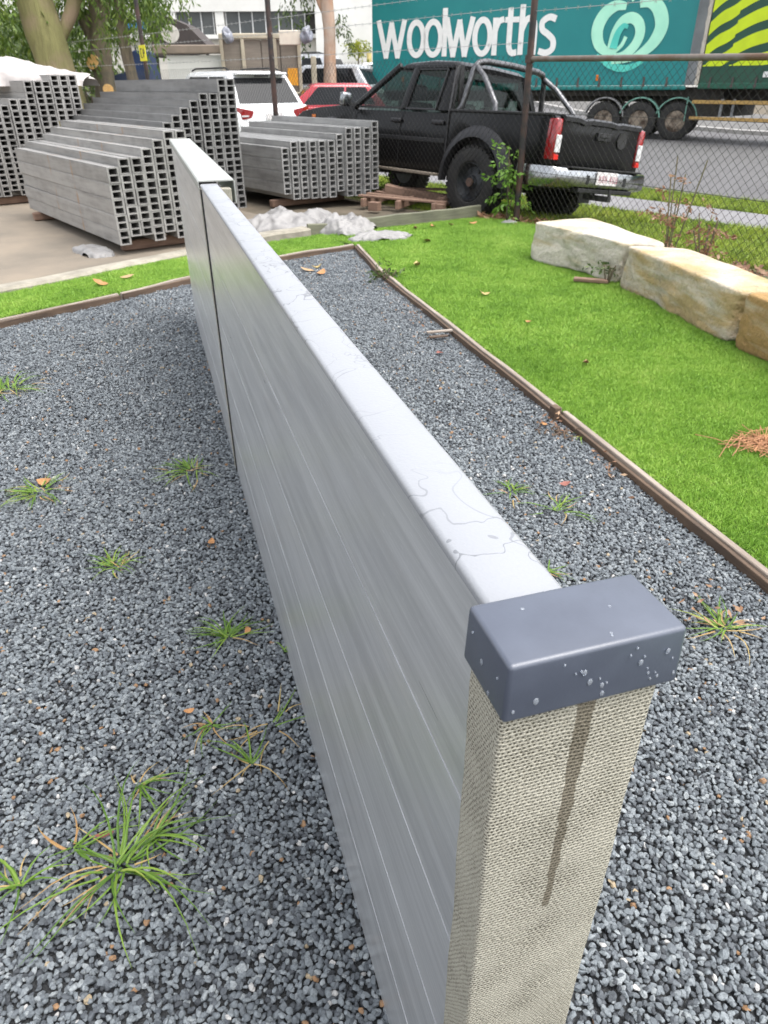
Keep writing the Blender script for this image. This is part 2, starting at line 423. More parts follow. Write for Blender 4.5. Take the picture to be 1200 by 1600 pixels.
# gravel bed ------------------------------------------------------------------
G_TL = [(-6.2, .7), (-2.60, 4.62), (-1.56, 5.82), (-.89, 6.68), (-.27, 7.16)]
KR = [(-.25, 7.10), (-.01, 6.0), (.84, 3.10), (2.34, -2.3)]
bed = G_TL + KR[1:] + [(2.35, -3), (-6.2, -3)]
o = MB().add([(x, y, -.012) for x, y in bed], [tuple(range(len(bed)))]).build('gravel_bed', gravel_base); o['kind'] = 'structure'
def inside(poly, x, y):
    c = False; j = len(poly) - 1
    for i in range(len(poly)):
        xi, yi = poly[i]; xj, yj = poly[j]
        if (yi > y) != (yj > y) and x < (xj - xi) * (y - yi) / (yj - yi) + xi: c = not c
        j = i
    return c
camM = cam.rotation_euler.to_matrix().transposed()
def seen(x, y, z=0, pad=.06):
    p = camM @ (Vector((x, y, z)) - Vector((0, 0, 1.38)))
    if p.z > -.05: return False
    u, v = p.x / -p.z, p.y / -p.z
    return abs(u) < 600 / 1104.5 + pad and abs(v) < 800 / 1104.5 + pad

# ---- geometry-nodes scatter: the little source shapes are made inside the node group
def scatter(name, pts, sources, mat, parent=None):
    """pts: list of (x,y,z,(rx,ry,rz),(sx,sy,sz),pick)"""
    me = bpy.data.meshes.new(name); me.from_pydata([p[:3] for p in pts], [], [])
    a = me.attributes.new('rot', 'FLOAT_VECTOR', 'POINT'); a.data.foreach_set('vector', [c for p in pts for c in p[3]])
    a = me.attributes.new('scl', 'FLOAT_VECTOR', 'POINT'); a.data.foreach_set('vector', [c for p in pts for c in p[4]])
    a = me.attributes.new('pick', 'INT', 'POINT'); a.data.foreach_set('value', [p[5] for p in pts])
    me.materials.append(mat)
    o = bpy.data.objects.new(name, me); col.objects.link(o)
    g = bpy.data.node_groups.new(name + '_nodes', 'GeometryNodeTree')
    g.interface.new_socket('Geometry', in_out='INPUT', socket_type='NodeSocketGeometry')
    g.interface.new_socket('Geometry', in_out='OUTPUT', socket_type='NodeSocketGeometry')
    N, L = g.nodes, g.links
    gi, go = N.new('NodeGroupInput'), N.new('NodeGroupOutput')
    join = N.new('GeometryNodeGeometryToInstance')
    for src in reversed(sources):
        L.new(src(g, mat), join.inputs[0])
    iop = N.new('GeometryNodeInstanceOnPoints'); iop.inputs['Pick Instance'].default_value = True
    L.new(gi.outputs[0], iop.inputs['Points']); L.new(join.outputs[0], iop.inputs['Instance'])
    for nm, ty, sock in (('pick', 'INT', 'Instance Index'), ('rot', 'FLOAT_VECTOR', 'Rotation'), ('scl', 'FLOAT_VECTOR', 'Scale')):
        na = N.new('GeometryNodeInputNamedAttribute'); na.data_type = ty; na.inputs['Name'].default_value = nm
        L.new(na.outputs['Attribute'], iop.inputs[sock])
    L.new(iop.outputs[0], go.inputs[0])
    md = o.modifiers.new('scatter', 'NODES'); md.node_group = g
    o['kind'] = 'stuff'
    if parent: o.parent = parent
    return o
def chip_source(seed, sub=2, amp=.9, freq=1.5):
    def f(g, mat):
        N, L = g.nodes, g.links
        ico = N.new('GeometryNodeMeshIcoSphere'); ico.inputs['Radius'].default_value = .5; ico.inputs['Subdivisions'].default_value = sub
        pos = N.new('GeometryNodeInputPosition'); add = N.new('ShaderNodeVectorMath'); add.operation = 'ADD'; add.inputs[1].default_value = (seed * 7.3, seed * 3.1, seed * 5.7)
        L.new(pos.outputs[0], add.inputs[0])
        nz = N.new('ShaderNodeTexNoise'); nz.inputs['Scale'].default_value = freq; nz.inputs['Detail'].default_value = 1
        L.new(add.outputs[0], nz.inputs['Vector'])
        sub_ = N.new('ShaderNodeVectorMath'); sub_.operation = 'SUBTRACT'; sub_.inputs[1].default_value = (.5, .5, .5); L.new(nz.outputs['Color'], sub_.inputs[0])
        sc = N.new('ShaderNodeVectorMath'); sc.operation = 'SCALE'; sc.inputs['Scale'].default_value = amp; L.new(sub_.outputs[0], sc.inputs[0])
        sp = N.new('GeometryNodeSetPosition'); L.new(ico.outputs[0], sp.inputs[0]); L.new(sc.outputs[0], sp.inputs['Offset'])
        sm = N.new('GeometryNodeSetMaterial'); sm.inputs['Material'].default_value = mat; L.new(sp.outputs[0], sm.inputs[0])
        ss = N.new('GeometryNodeSetShadeSmooth'); ss.inputs['Shade Smooth'].default_value = False; L.new(sm.outputs[0], ss.inputs[0])
        return ss.outputs[0]
    return f
def tuft_source(seed, n=9, r=.0016, h=.03, spread=.012, lean=35):
    def f(g, mat):
        N, L = g.nodes, g.links; rnd = random.Random(seed)
        j = N.new('GeometryNodeJoinGeometry')
        for i in range(n):
            c = N.new('GeometryNodeMeshCone'); c.inputs['Vertices'].default_value = 3
            c.inputs['Radius Top'].default_value = 0; c.inputs['Radius Bottom'].default_value = r; c.inputs['Depth'].default_value = h * rnd.uniform(.6, 1.1)
            tf = N.new('GeometryNodeTransform'); L.new(c.outputs[0], tf.inputs[0])
            tf.inputs['Translation'].default_value = (rnd.uniform(-1, 1) * spread, rnd.uniform(-1, 1) * spread, 0)
            tf.inputs['Rotation'].default_value = (R(rnd.uniform(-lean, lean)), R(rnd.uniform(-lean, lean)), rnd.uniform(0, 6))
            L.new(tf.outputs[0], j.inputs[0])
        sm = N.new('GeometryNodeSetMaterial'); sm.inputs['Material'].default_value = mat; L.new(j.outputs[0], sm.inputs[0])
        return sm.outputs[0]
    return f
def chip_mat():
    m, t, b = base_mat('gravel_chips')
    oi = t.new('ShaderNodeObjectInfo'); r = oi.outputs['Random']
    stops = [(0, (.045, .049, .055)), (.08, (.09, .098, .108)), (.22, (.145, .158, .170)), (.46, (.195, .212, .225)), (.70, (.25, .267, .278)), (.90, (.33, .345, .35)), (.980, (.52, .51, .49)), (.988, (.30, .17, .08)), (.995, (.38, .30, .19))]
    stops = [(p, c if c[0] > c[2] else (c[0] * .90, c[1] * .935, c[2] * .95)) for p, c in stops]
    c = t.ramp(r, stops, 'CONSTANT')
    tc = t.new('ShaderNodeTexCoord'); n = t.noise(tc.outputs['Object'], 2.2, 4, .6)
    c = t.mix(t.ramp(n, [(.3, .5), (.6, 0.)]), c, (.05, .055, .065))
    t.link(c, b.inputs['Base Color'])
    t.link(t.math('MULTIPLY_ADD', t.math('FRACT', t.math('MULTIPLY', r, 57.3)), .4, .28), b.inputs['Roughness'])
    t.link(t.bump(t.noise(tc.outputs['Object'], 9, 3), .35, .08), b.inputs['Normal']); return m
def in_wall(x, y):
    a = R(-16.77); u = x * math.sin(a) + y * math.cos(a); n = x * math.cos(a) - y * math.sin(a)
    return .27 < u < 5.0 and .172 < n < .225
pts = []; rnd = random.Random(3)
cell = .0090
y = .25
while y < 7.2:
    cl = cell * (1 if y < 3 else 1.15)
    x = -3.4
    while x < 1.9:
        px, py = x + rnd.uniform(-.6, .6) * cl, y + rnd.uniform(-.6, .6) * cl
        if seen(px, py) and inside(bed, px, py) and not in_wall(px, py):
            s = rnd.uniform(.0085, .0148) * (1.25 if rnd.random() < .06 else 1)
            hump = .010 * noise.noise(Vector((px * 3, py * 3, 0))) + .006 * noise.noise(Vector((px * 11, py * 11, 4)))
            pts.append((px, py, .000 + hump + rnd.uniform(-.004, .005), (rnd.uniform(-.6, .6), rnd.uniform(-.6, .6), rnd.uniform(0, 6.3)), (s * rnd.uniform(.9, 1.25), s * rnd.uniform(.7, 1), s * rnd.uniform(.5, .8)), rnd.randrange(10)))
        x += cl
    y += cl
o = scatter('gravel', pts, [chip_source(i + 1, 2, .75, 1.5) for i in range(10)], chip_mat())
tag(o, 'blue grey crushed stone gravel around the metal wall', 'gravel')
print('gravel', len(pts))

# turf -------------------------------------------------------------------------
def blade_mat(name, stops, scale=2.0):
    m, t, b = base_mat(name)
    g = t.new('ShaderNodeNewGeometry'); n = t.noise(g.outputs['Position'], scale, 4, .6)
    oi = t.new('ShaderNodeObjectInfo')
    k = t.math('MULTIPLY_ADD', oi.outputs['Random'], .35, t.math('MULTIPLY_ADD', n, .9, -.12))
    t.link(t.ramp(k, stops), b.inputs['Base Color']); b.inputs['Roughness'].default_value = .5
    b.inputs['Specular IOR Level'].default_value = .3
    return m
turf_blade = blade_mat('turf_blades', [(.22, (.10, .21, .022)), (.42, (.165, .31, .036)), (.62, (.235, .39, .055)), (.85, (.33, .45, .10))])
verge_blade = blade_mat('verge_grass_blades', [(.2, (.10, .15, .02)), (.45, (.18, .26, .03)), (.7, (.28, .34, .045)), (.9, (.42, .37, .09))], 1.2)
# right turf between edging, rocks and boards ; left turf strip between edging and kerb
turf_r = [(-.20, 7.16), (.035, 6.02), (.875, 3.12), (2.40, -2.3), (5, -2.2), (4.4, 3.0), (2.7, 6.4), (1.62, 8.35), (1.16, 8.80), (-.28, 8.02), (-.6, 7.7)]
turf_l = [(-6.3, .78), (-2.64, 4.68), (-1.60, 5.87), (-.93, 6.72), (-.35, 7.18), (-.62, 7.8), (-1.75, 6.78), (-2.88, 5.40), (-6.6, .9)]
def turf_height(x, y): return .034 + .012 * noise.noise(Vector((x * 1.1, y * 1.1, 2)))
def turf_patch(name, poly, label):
    # backing sheet as a grid so that it undulates
    vs, fs = [], []; idx = {}; st = .12
    xs = [p[0] for p in poly]; ys = [p[1] for p in poly]
    bm = bmesh.new(); f = bm.faces.new([bm.verts.new((px, py, 0)) for px, py in poly]); bmesh.ops.triangulate(bm, faces=[f])
    bmesh.ops.subdivide_edges(bm, edges=bm.edges, cuts=6, use_grid_fill=True)
    for v in bm.verts: v.co.z = turf_height(v.co.x, v.co.y) - .012
    me = bpy.data.meshes.new(name + '_backing'); bm.to_mesh(me); bm.free(); me.materials.append(turf_base)
    b = link('turf_backing', me); b['kind'] = 'structure'
    pts = []; rnd = random.Random(11)
    yy = min(ys)
    while yy < max(ys):
        xx = min(xs)
        d = math.hypot(xx, yy)
        stp = .0125 if yy < 4 else .018
        while xx < max(xs):
            px, py = xx + rnd.uniform(-.6, .6) * stp, yy + rnd.uniform(-.6, .6) * stp
            if seen(px, py) and inside(poly, px, py):
                s = rnd.uniform(.7, 1.15) * (1 if yy < 4 else 1.25)
                pts.append((px, py, turf_height(px, py) - .002, (rnd.uniform(-.25, .25), rnd.uniform(-.25, .25), rnd.uniform(0, 6.3)), (s, s, s * rnd.uniform(.8, 1.2)), rnd.randrange(3)))
            xx += stp
        yy += stp
    o = scatter(name, pts, [tuft_source(20 + i, 10, .0018, .021, .011, 48) for i in range(3)], turf_blade)
    tag(o, label, 'artificial turf'); print(name, len(pts)); return o
turf_patch('artificial_grass', turf_r, 'bright green artificial grass between timber edging and sandstone blocks')
turf_patch('artificial_grass', turf_l, 'narrow strip of bright green artificial grass beside the concrete kerb')
# verge grass
pts = []; rnd = random.Random(5)
def zprof(v):
    P = [(6.35, -.024), (6.8, -.044), (8.2, -.194), (9.45, -.209), (10.5, -.206), (11.72, -.224)]
    for (a, za), (b, zb) in zip(P, P[1:]):
        if a <= v <= b: return za + (zb - za) * (v - a) / (b - a)
    return -.2
for v0, v1 in ((6.5, 9.38), (10.55, 11.7)):
    for i in range(9000 if v0 < 7 else 5000):
        u, v = rnd.uniform(.5, 16), rnd.uniform(v0, v1)
        p = ST(u, v, zprof(v))
        if seen(p.x, p.y, 0, .03):
            s = rnd.uniform(.7, 1.4)
            pts.append((p.x, p.y, p.z + rise(u), (rnd.uniform(-.3, .3), rnd.uniform(-.3, .3), rnd.uniform(0, 6.3)), (s, s, s), rnd.randrange(3)))
o = scatter('verge_grass', pts, [tuft_source(40 + i, 16, .0045, .075, .05, 45) for i in range(3)], verge_blade)
tag(o, 'yellow green mown grass on the street verge beside the footpath', 'grass')

# ------------------------------------------------------------------ the metal wall (local +X along the wall, +Y to its left side, Z up)
WROT = head(-16.77)
wall = thing('metal_wall', 'low galvanised metal wall with mesh wrapped end post standing in gravel', 'wall', (0, 0, 0), WROT)
NL, T, ZT = .169, .057, 1.086
def wall_board(x0, x1, z0, z1, last):
    """one long board: outer face with a fine bright lip at the top joint"""
    c = .0022
    y0, y1 = -NL, -NL - T
    if last:
        r = .006
        prof = [(y0 - c, z0), (y0, z0 + c), (y0, z1 - r), (y0 - r * .35, z1 - r * .3), (y0 - r, z1), (y1 + r, z1), (y1, z1 - r), (y1, z0 + c), (y1 + c, z0)]
    else:
        prof = [(y0 - c, z0), (y0, z0 + c), (y0, z1 - c), (y0 - c, z1), (y1 + c, z1), (y1, z1 - c), (y1, z0 + c), (y1 + c, z0)]
    mb = MB().prism(prof, x0, x1, 'x')
    return mb
hb = ZT / 5
for seg, (x0, x1) in enumerate(((.285, 2.672), (2.738, 4.975))):
    for i in range(5):
        z0 = i * hb + .0006; z1 = (i + 1) * hb - .0006
        wall_board(x0, x1, z0, z1 if i < 4 else ZT, i == 4).build('wall_board', sheet_side, wall, smooth=20)
        if i < 4:
            lip = MB().box(((x0 + x1) / 2, -NL - .0012, z1 + .0004), (x1 - x0 - .002, .0034, .0018)).build('joint_lip', bright_edge, wall)
# wet top skin lies proud on the near segment's top board
x0, x1 = .286, 2.70
MB().prism([(-NL + .0008, ZT - .006), (-NL + .0008, ZT - .002), (-NL - .0006, ZT + .0012), (-NL - .004, ZT + .0028), (-NL - T + .004, ZT + .0028), (-NL - T + .0006, ZT + .0012), (-NL - T - .0008, ZT - .002), (-NL - T - .0008, ZT - .006)], x0, x1, 'x').build('top_skin', sheet_top, wall, smooth=60)
# near end post
def soft_post(x0, x1, y0, y1, z0, z1, r=.005, nz=60):
    rings = []
    for i in range(nz + 1):
        z = z0 + (z1 - z0) * i / nz; pts = []
        for cx, cy, a0 in ((x1 - r, y1 - r, 0), (x0 + r, y1 - r, 90), (x0 + r, y0 + r, 180), (x1 - r, y0 + r, 270)):
            for k in range(4):
                a = R(a0 + k * 30); pts.append((cx + r * math.cos(a), cy + r * math.sin(a)))
        # straight runs get a middle point
        out = []
        for j, p in enumerate(pts):
            out.append(p)
            q = pts[(j + 1) % len(pts)]
            if math.hypot(q[0] - p[0], q[1] - p[1]) > .02:
                for f in (.2, .4, .6, .8): out.append((p[0] + (q[0] - p[0]) * f, p[1] + (q[1] - p[1]) * f))
        ring = []
        for (px, py) in out:
            w = .0016 * noise.noise(Vector((px * 30, py * 30, z * 9))) + .0009 * noise.noise(Vector((px * 90, py * 90, z * 40)))
            cx, cy = (x0 + x1) / 2, (y0 + y1) / 2; d = Vector((px - cx, py - cy)); d.normalize()
            ring.append((px + d.x * w, py + d.y * w, z))
        rings.append(ring)
    return MB().loft(rings)
soft_post(.266, .313, -.2635, -.1525, -.02, 1.075, r=.0035, nz=90).build('end_post', cloth, wall, smooth=60)
soft_post(2.668, 2.742, -.268, -.1655, -.02, 1.074, nz=30).build('middle_post', cloth, wall, smooth=60)
# plastic cap
cx0, cx1, cy0, cy1, cz0, cz1 = .2605, .3225, -.2725, -.1510, 1.053, 1.0975
capo = MB()
tp = .0012
r0 = [(cx0, cy0, cz0), (cx1, cy0, cz0), (cx1, cy1, cz0), (cx0, cy1, cz0)]
r1 = [(cx0 + tp, cy0 + tp, cz1), (cx1 - tp, cy0 + tp, cz1), (cx1 - tp, cy1 - tp, cz1), (cx0 + tp, cy1 - tp, cz1)]
capo.loft([r0, r1])
cap = capo.build('post_cap', cap_plastic, wall, smooth=50, bevel=.0032, seg=4)
# rain drops on the cap
drop_m, tdm, bdm = base_mat('rain_drop')
bdm.inputs['Transmission Weight'].default_value = .72; bdm.inputs['IOR'].default_value = 1.33; bdm.inputs['Roughness'].default_value = .05; bdm.inputs['Base Color'].default_value = (.62, .67, .74, 1)
def dropmesh():
    bm = bmesh.new(); bmesh.ops.create_uvsphere(bm, u_segments=12, v_segments=8, radius=1)
    me = bpy.data.meshes.new('rain_drop'); bm.to_mesh(me); bm.free(); me.materials.append(drop_m)
    for p in me.polygons: p.use_smooth = True
    return me
dm = dropmesh(); rnd = random.Random(4)
def drop(loc, s):
    o = link('rain_drop', dm, cap, loc); o.scale = s
for (fy, fz, s) in ((.17, .30, 1.5), (.05, .2, .9), (.42, .62, 1.3), (.46, .42, 1.4), (.535, .30, 1.2), (.545, .14, 1.2), (.40, .66, .6), (.37, .64, .4), (.74, .56, 1.3), (.755, .66, .5), (.80, .32, .7), (.82, .2, .6), (.89, .66, 1.2), (.86, .22, .8), (.515, .44, .5), (.56, .33, .6), (.67, .74, .5), (.30, .85, .5), (.70, .85, .5), (.96, .2, .9), (.93, .5, .5), (.79, .42, .4), (.845, .30, .45)):
    drop((cx0 + .0002, cy1 + (cy0 - cy1) * fy, cz0 + (cz1 - cz0) * fz), (.0008, .0013 * s, .0019 * s))
for (fx, fz, s) in ((.55, .45, 1.4), (.35, .12, 1.1), (.8, .7, .6), (.2, .6, .5)):
    drop((cx0 + (cx1 - cx0) * fx, cy1 - .0002, cz0 + (cz1 - cz0) * fz), (.0013 * s, .0008, .0019 * s))
for k in range(4):
    s = rnd.uniform(.5, .8)
    drop((rnd.uniform(cx0 + .005, cx1 - .005), rnd.uniform(cy0 + .006, cy1 - .006), cz1 + .0001), (.0016 * s, .0019 * s, .0004))
# far segment: wide folded lid with a flange hanging down on the right
th_ = .004
lx0, lx1, ly0, ly1, lz = 2.715, 4.985, -.288, -.163, 1.098
lid = MB().prism([(ly1, lz - .030), (ly1, lz - .004), (ly1 - .004, lz), (ly0 + .004, lz), (ly0, lz - .004), (ly0, lz - .075), (ly0 + th_, lz - .075), (ly0 + th_, lz - th_), (ly1 - th_ + .0015, lz - th_), (ly1 - th_ + .0015, lz - .030)], lx0, lx1, 'x')
lid.build('wall_lid', lid_mat, wall, smooth=25)
MB().box((2.667, -.1662, .54), (.010, .004, 1.07)).build('gap_strip', black_plastic, wall)
soft_post(4.93, 4.995, -.268, -.172, -.02, 1.085, nz=20).build('far_post', cloth, wall, smooth=60)

# ------------------------------------------------------------------ timber edging, kerb, boards
def plank_mesh(L, w, h, seed, name, mat, n=10):
    """a board along +X with slightly uneven edges"""
    rings = []; rr = random.Random(seed)
    for i in range(n + 1):
        x = L * i / n
        dz = .12 * h * noise.noise(Vector((x * 2.2 + seed * 9, 0, 0))); dy = .10 * w * noise.noise(Vector((x * 3 + seed * 5, 4, 0)))
        rings.append([(x, -w / 2 + dy, 0), (x, w / 2 + dy, 0), (x, w / 2 + dy, h + dz), (x, -w / 2 + dy, h + dz)])
    return MB().loft(rings).mesh(name, mat, smooth=30, bevel=min(w, h) * .12, seg=1)
def edging(name, label, p, q, z, layers, group, stakes=()):
    p, q = Vector(p), Vector(q); d = q - p; L = d.length
    t = thing(name, label, 'edging', (p.x, p.y, z), math.atan2(d.y, d.x), group)
    for k, (off, w, h, z0, m) in enumerate(layers):
        link('board', plank_mesh(L - .006, w, h, k + p.x * 3, 'board', m), t, (0, off, z0))
    for sx in stakes:
        MB().box((0, 0, 0), (.045, .03, .13)).build('stake', wood_dark, t, bevel=.004).location = (sx, layers[-1][0] + layers[-1][1] / 2 + .016, .0)
    return t
gE = 'timber edging boards round the gravel bed'
LR = lambda a: [(-.014, .026, .078, -.03, wood_edge), (.0085, .017, .064, -.03, wood_dark)]
LL = [(.012, .030, .080, -.03, wood_edge), (-.010, .016, .072, -.03, wood_dark)]
def rev(l): return [(-a, b, c, d, m) for a, b, c, d, m in l]
E1 = LR(0)
edging('timber_edging', 'long wet timber edging between gravel and turf running past the end post', (.845, 3.10), (2.35, -2.3), 0, rev(E1), gE)
edging('timber_edging', 'timber edging between gravel and turf, middle length with a dark stake', (.0, 6.0), (.832, 3.13), 0, rev(E1), gE)
edging('timber_edging', 'short timber edging beside turf ending at the far gravel corner', (-.25, 7.16), (-.01, 6.03), .004, rev(E1), gE)
edging('timber_edging', 'brown timber edging across the far end of the gravel, right of the wall', (-.93, 6.66), (-.27, 7.18), 0, LL, gE)
edging('timber_edging', 'wet timber edging before the turf strip, ending behind the wall', (-1.95, 5.37), (-.95, 6.63), 0, LL, gE)
edging('timber_edging', 'wet timber edging before the turf strip at the far left', (-2.62, 4.60), (-1.96, 5.35), 0, LL, gE)
edging('timber_edging', 'timber edging left of the frame beside the gravel', (-6.2, .68), (-2.64, 4.58), 0, LL, gE)
gS = 'dark stakes holding the edging'
for (x, y, lb) in ((.815, 3.11, 'square dark stake at the joint of the edging halfway along the turf'), (-.035, 5.99, 'square dark stake at the joint near the far end of the turf edging')):
    so = thing('edging_stake', lb, 'stake', (x, y, 0), R(-70), gS)
    MB().box((0, 0, .02), (.05, .035, .1)).build('stake_body', wood_dark, so, bevel=.004)
# kerb beams
def kerb(label, p, q, w, h, seed):
    p, q = Vector(p), Vector(q); d = q - p; L = d.length; n = 24; rings = []
    for i in range(n + 1):
        x = L * i / n; a = .012 * noise.noise(Vector((x * 3 + seed, 1, 0))); b = .012 * noise.noise(Vector((x * 2.3, seed, 3)))
        rings.append([(x, -w / 2 + a, -.05), (x, w / 2, -.05), (x, w / 2, h + b - .015), (x, w / 2 - .02, h + b), (x, -w / 2 + a + .02, h + b * .6), (x, -w / 2 + a, h + b - .02)])
    o = MB().loft(rings).build('concrete_kerb', concrete_kerb, smooth=40); o.location = (p.x, p.y, 0); o.rotation_euler = (0, 0, math.atan2(d.y, d.x))
    return tag(o, label, 'kerb', 'kerb beams behind the turf strip')
kerb('weathered concrete kerb beam before the panel stacks, left of the wall', (-6.6, 1.0), (-1.68, 7.02), .17, .065, 3)
kerb('short weathered concrete kerb block right of the wall under plastic sheeting', (-1.66, 7.04), (-.80, 7.88), .17, .10, 8)
def sleeper(label, p, q, w, h, seed):
    p, q = Vector(p), Vector(q); d = q - p
    o = link('sleeper', plank_mesh(d.length, w, h, seed, 'sleeper', wood_green), None, (p.x, p.y, 0), (0, 0, math.atan2(d.y, d.x)))
    return tag(o, label, 'sleeper', 'mossy sleepers at the far end of the turf')
sleeper('mossy green timber sleeper at the far end of the turf beside fence post', (-.28, 8.02), (1.14, 8.84), .05, .155, 2)
sleeper('short mossy sleeper stub half covered by plastic sheeting', (-.78, 7.84), (-.33, 8.0), .05, .13, 6)

# ------------------------------------------------------------------ stacks of hollow panels
CW, CH, NC = .116, .0665, 2            # column width, cell height, cells per panel
def panel_mesh(L, mat):
    w, h = CW - .006, CH * NC - .003
    mb = MB(); t = .018; tz = .0115
    # outer tube
    e = .006
    o = [(-w / 2, 0), (w / 2, 0), (w / 2, h), (-w / 2, h)]
    side = [(-w / 2 + e, 0), (w / 2 - e, 0), (w / 2, e), (w / 2, h - e), (w / 2 - e, h), (-w / 2 + e, h), (-w / 2, h - e), (-w / 2, e)]
    cells = []
    for k in range(NC):
        zb = k * h / NC + tz * (.9 if k == 0 else .5); zt_ = (k + 1) * h / NC - tz * (.9 if k == NC - 1 else .5)
        cells.append([(-w / 2 + t, zb), (w / 2 - t, zb), (w / 2 - t, zt_), (-w / 2 + t, zt_)])
    for i in range(8):
        a, b = side[i], side[(i + 1) % 8]
        mb.add([(0, *a), (0, *b), (L, *b), (L, *a)], [(0, 1, 2, 3)])
    D = 1.1                                 # how deep the cells are hollow
    for c in cells:
        for i in range(4):
            a, b = c[i], c[(i + 1) % 4]
            mb.add([(0, *a), (0, *b), (D, *b), (D, *a)], [(3, 2, 1, 0)])
        mb.add([(D, *p) for p in c], [(0, 1, 2, 3)])
    # front face: ring quads between outer edge and cells
    def q(y0, z0, y1, z1): mb.add([(0, y0, z0), (0, y1, z0), (0, y1, z1), (0, y0, z1)], [(0, 1, 2, 3)])
    q(-w / 2, 0, -w / 2 + t, h); q(w / 2 - t, 0, w / 2, h)
    zs = [0] + [z for c in cells for z in (c[0][1], c[2][1])] + [h]
    for i in range(0, len(zs), 2): q(-w / 2 + t, zs[i], w / 2 - t, zs[i + 1])
    mb.add([(L, *p) for p in o], [(0, 1, 2, 3)])
    # upstanding tongue ribs on top
    for y in (-w / 2 + .004, w / 2 - .004):
        mb.box((L / 2, y, h + .0015), (L, .006, .006))
    return mb.mesh('hollow_panel', mat)
ST_ANG = ST_ROT
def stack(where, u, v, L, heights, z0, mat, group, stag=0.0, jit=.02, skip=None, seed=1, ang=0):
    me = panel_mesh(L, mat); rr = random.Random(seed); n = 0; hp = CH * NC
    ncol = len(heights)
    for j, hgt in enumerate(heights):
        du = stag * j + rr.uniform(-1, 1) * jit
        off = hp / 2 if hgt % 1 else 0
        npan = int(hgt)
        for k in range(npan):
            if skip and skip(j, npan - 1 - k): continue
            uu = u + du + rr.uniform(-1, 1) * jit * .35; vv = v + (j + .5) * CW + rr.uniform(-1, 1) * .002
            p = ST(uu, vv, z0 + off + k * hp)
            lb = 'grey hollow panel, %s from the top in %s column of the %s' % (ordw(npan - 1 - k), ordw(j), where)
            o = link('hollow_panel', me, None, p, (0, 0, ST_ANG + ang + R(rr.uniform(-.25, .25)))); tag(o, lb, 'panel', group); n += 1
    return n
n1 = stack('stack behind the kerb', 7.02, 2.36, 3.05, [5, 5.5, 5.5, 6, 6.5, 7, 7], .085, stack_light, 'hollow panels stacked nearest the kerb', 0, .012, None, 1)
n2 = stack('tallest stack', 8.28, 3.24, 3.1, [6, 6.5, 7, 7.5, 8, 8.5, 9, 9, 10, 10], .10, stack_dark, 'hollow panels in the tallest stack', 0, .02, lambda j, k: j < 3 and k > 2 or j == 3 and k > 4, 2)
n3 = stack('low right stack', 8.50, 5.06, 2.5, [4.5, 5, 5, 5, 5, 5, 5.5, 6, 6, 6, 6.5], .10, stack_mid, 'hollow panels in the low stack by the black ute', -.034, .012, None, 3)
n0 = stack('left stack', 11.25, 2.12, 3.0, [5.5, 6, 7, 7.5, 8, 8.5, 8.5, 10, 10, 10, 10.5, 10.5, 10.5], .10, stack_light, 'hollow panels in the stack at the left edge', 0, .02, lambda j, k: j > 4 and k > 5 or j > 8 and k > 3, 4)
print('panels', n1, n2, n3, n0)
# timber bearers under the stacks
def bearer(label, u, v0, v1, z, s=.09):
    p, q = ST(u, v0), ST(u, v1); d = q - p
    o = link('timber_bearer', plank_mesh(d.length, s, s, u, 'timber_bearer', wood_pallet, 6), None, (p.x, p.y, z), (0, 0, math.atan2(d.y, d.x)))
    tag(o, label, 'timber bearer', 'timber bearers under the panel stacks')
for u, v0, v1, lb in ((7.25, 2.45, 3.2, 'timber bearer under the front of the stack behind the kerb'), (9.7, 2.3, 3.2, 'timber bearer under the rear of the stack behind the kerb'), (8.6, 3.25, 4.35, 'timber bearer under the front of the tallest stack'), (11.4, 1.85, 3.6, 'timber bearer sticking out under the left stack'), (8.75, 5.0, 6.15, 'timber bearer under the front of the low right stack'), (10.5, 4.9, 6.1, 'timber bearer under the back of the low right stack')):
    bearer(lb, u, v0, v1, -.005)

# crumpled sheeting --------------------------------------------------------------
plastic_white = M('crumpled_plastic_white', (.25, .242, .235), (.18, .174, .17), .5, 0, 6, bump=.3, bscale=40)
wrap_mat = M('pale_wrapping_sheet', (.45, .42, .40), (.38, .35, .335), .5, 0, 4)
def crumple(name, label, cat, cx, cy, z0, sx, sy, h, rz, mat, seed, freq=2.6, n=56):
    bm = bmesh.new(); vs = []
    for i in range(n + 1):
        row = []
        for j in range(n + 1):
            a, b = i / n * 2 - 1, j / n * 2 - 1
            r = math.sqrt(a * a + b * b); lim = 1.0 + .35 * noise.noise(Vector((math.atan2(b, a) * 1.4, seed, 0)))
            k = max(0, 1 - (r / lim) ** 2.2)
            f = noise.noise(Vector((a * freq + seed, b * freq, seed))); f2 = abs(noise.noise(Vector((a * freq * 2.1 + seed, b * freq * 2.1, seed + 4))))
            f3 = noise.noise(Vector((a * freq * 4 + seed, b * freq * 4, seed + 7)))
            z = h * (k ** .6) * (.55 + .38 * f + .24 * (.5 - f2) + .05 * f3) + .006
            w = 1 + .12 * noise.noise(Vector((a * 6, b * 6, seed + 9)))
            row.append(bm.verts.new((a * sx * w, b * sy * w, z if k > 0 else -.03)))
        vs.append(row)
    for i in range(n):
        for j in range(n):
            q = (vs[i][j], vs[i + 1][j], vs[i + 1][j + 1], vs[i][j + 1])
            if all(v.co.z < -.01 for v in q): continue
            bm.faces.new(q)
    for v in [v for v in bm.verts if not v.link_faces]: bm.verts.remove(v)
    for f_ in bm.faces: f_.smooth = True
    me = bpy.data.meshes.new(name); bm.to_mesh(me); bm.free(); me.materials.append(mat)
    o = link(name, me, None, (cx, cy, z0), (0, 0, rz)); return tag(o, label, cat)
g = 'crumpled white plastic sheeting on the ground'
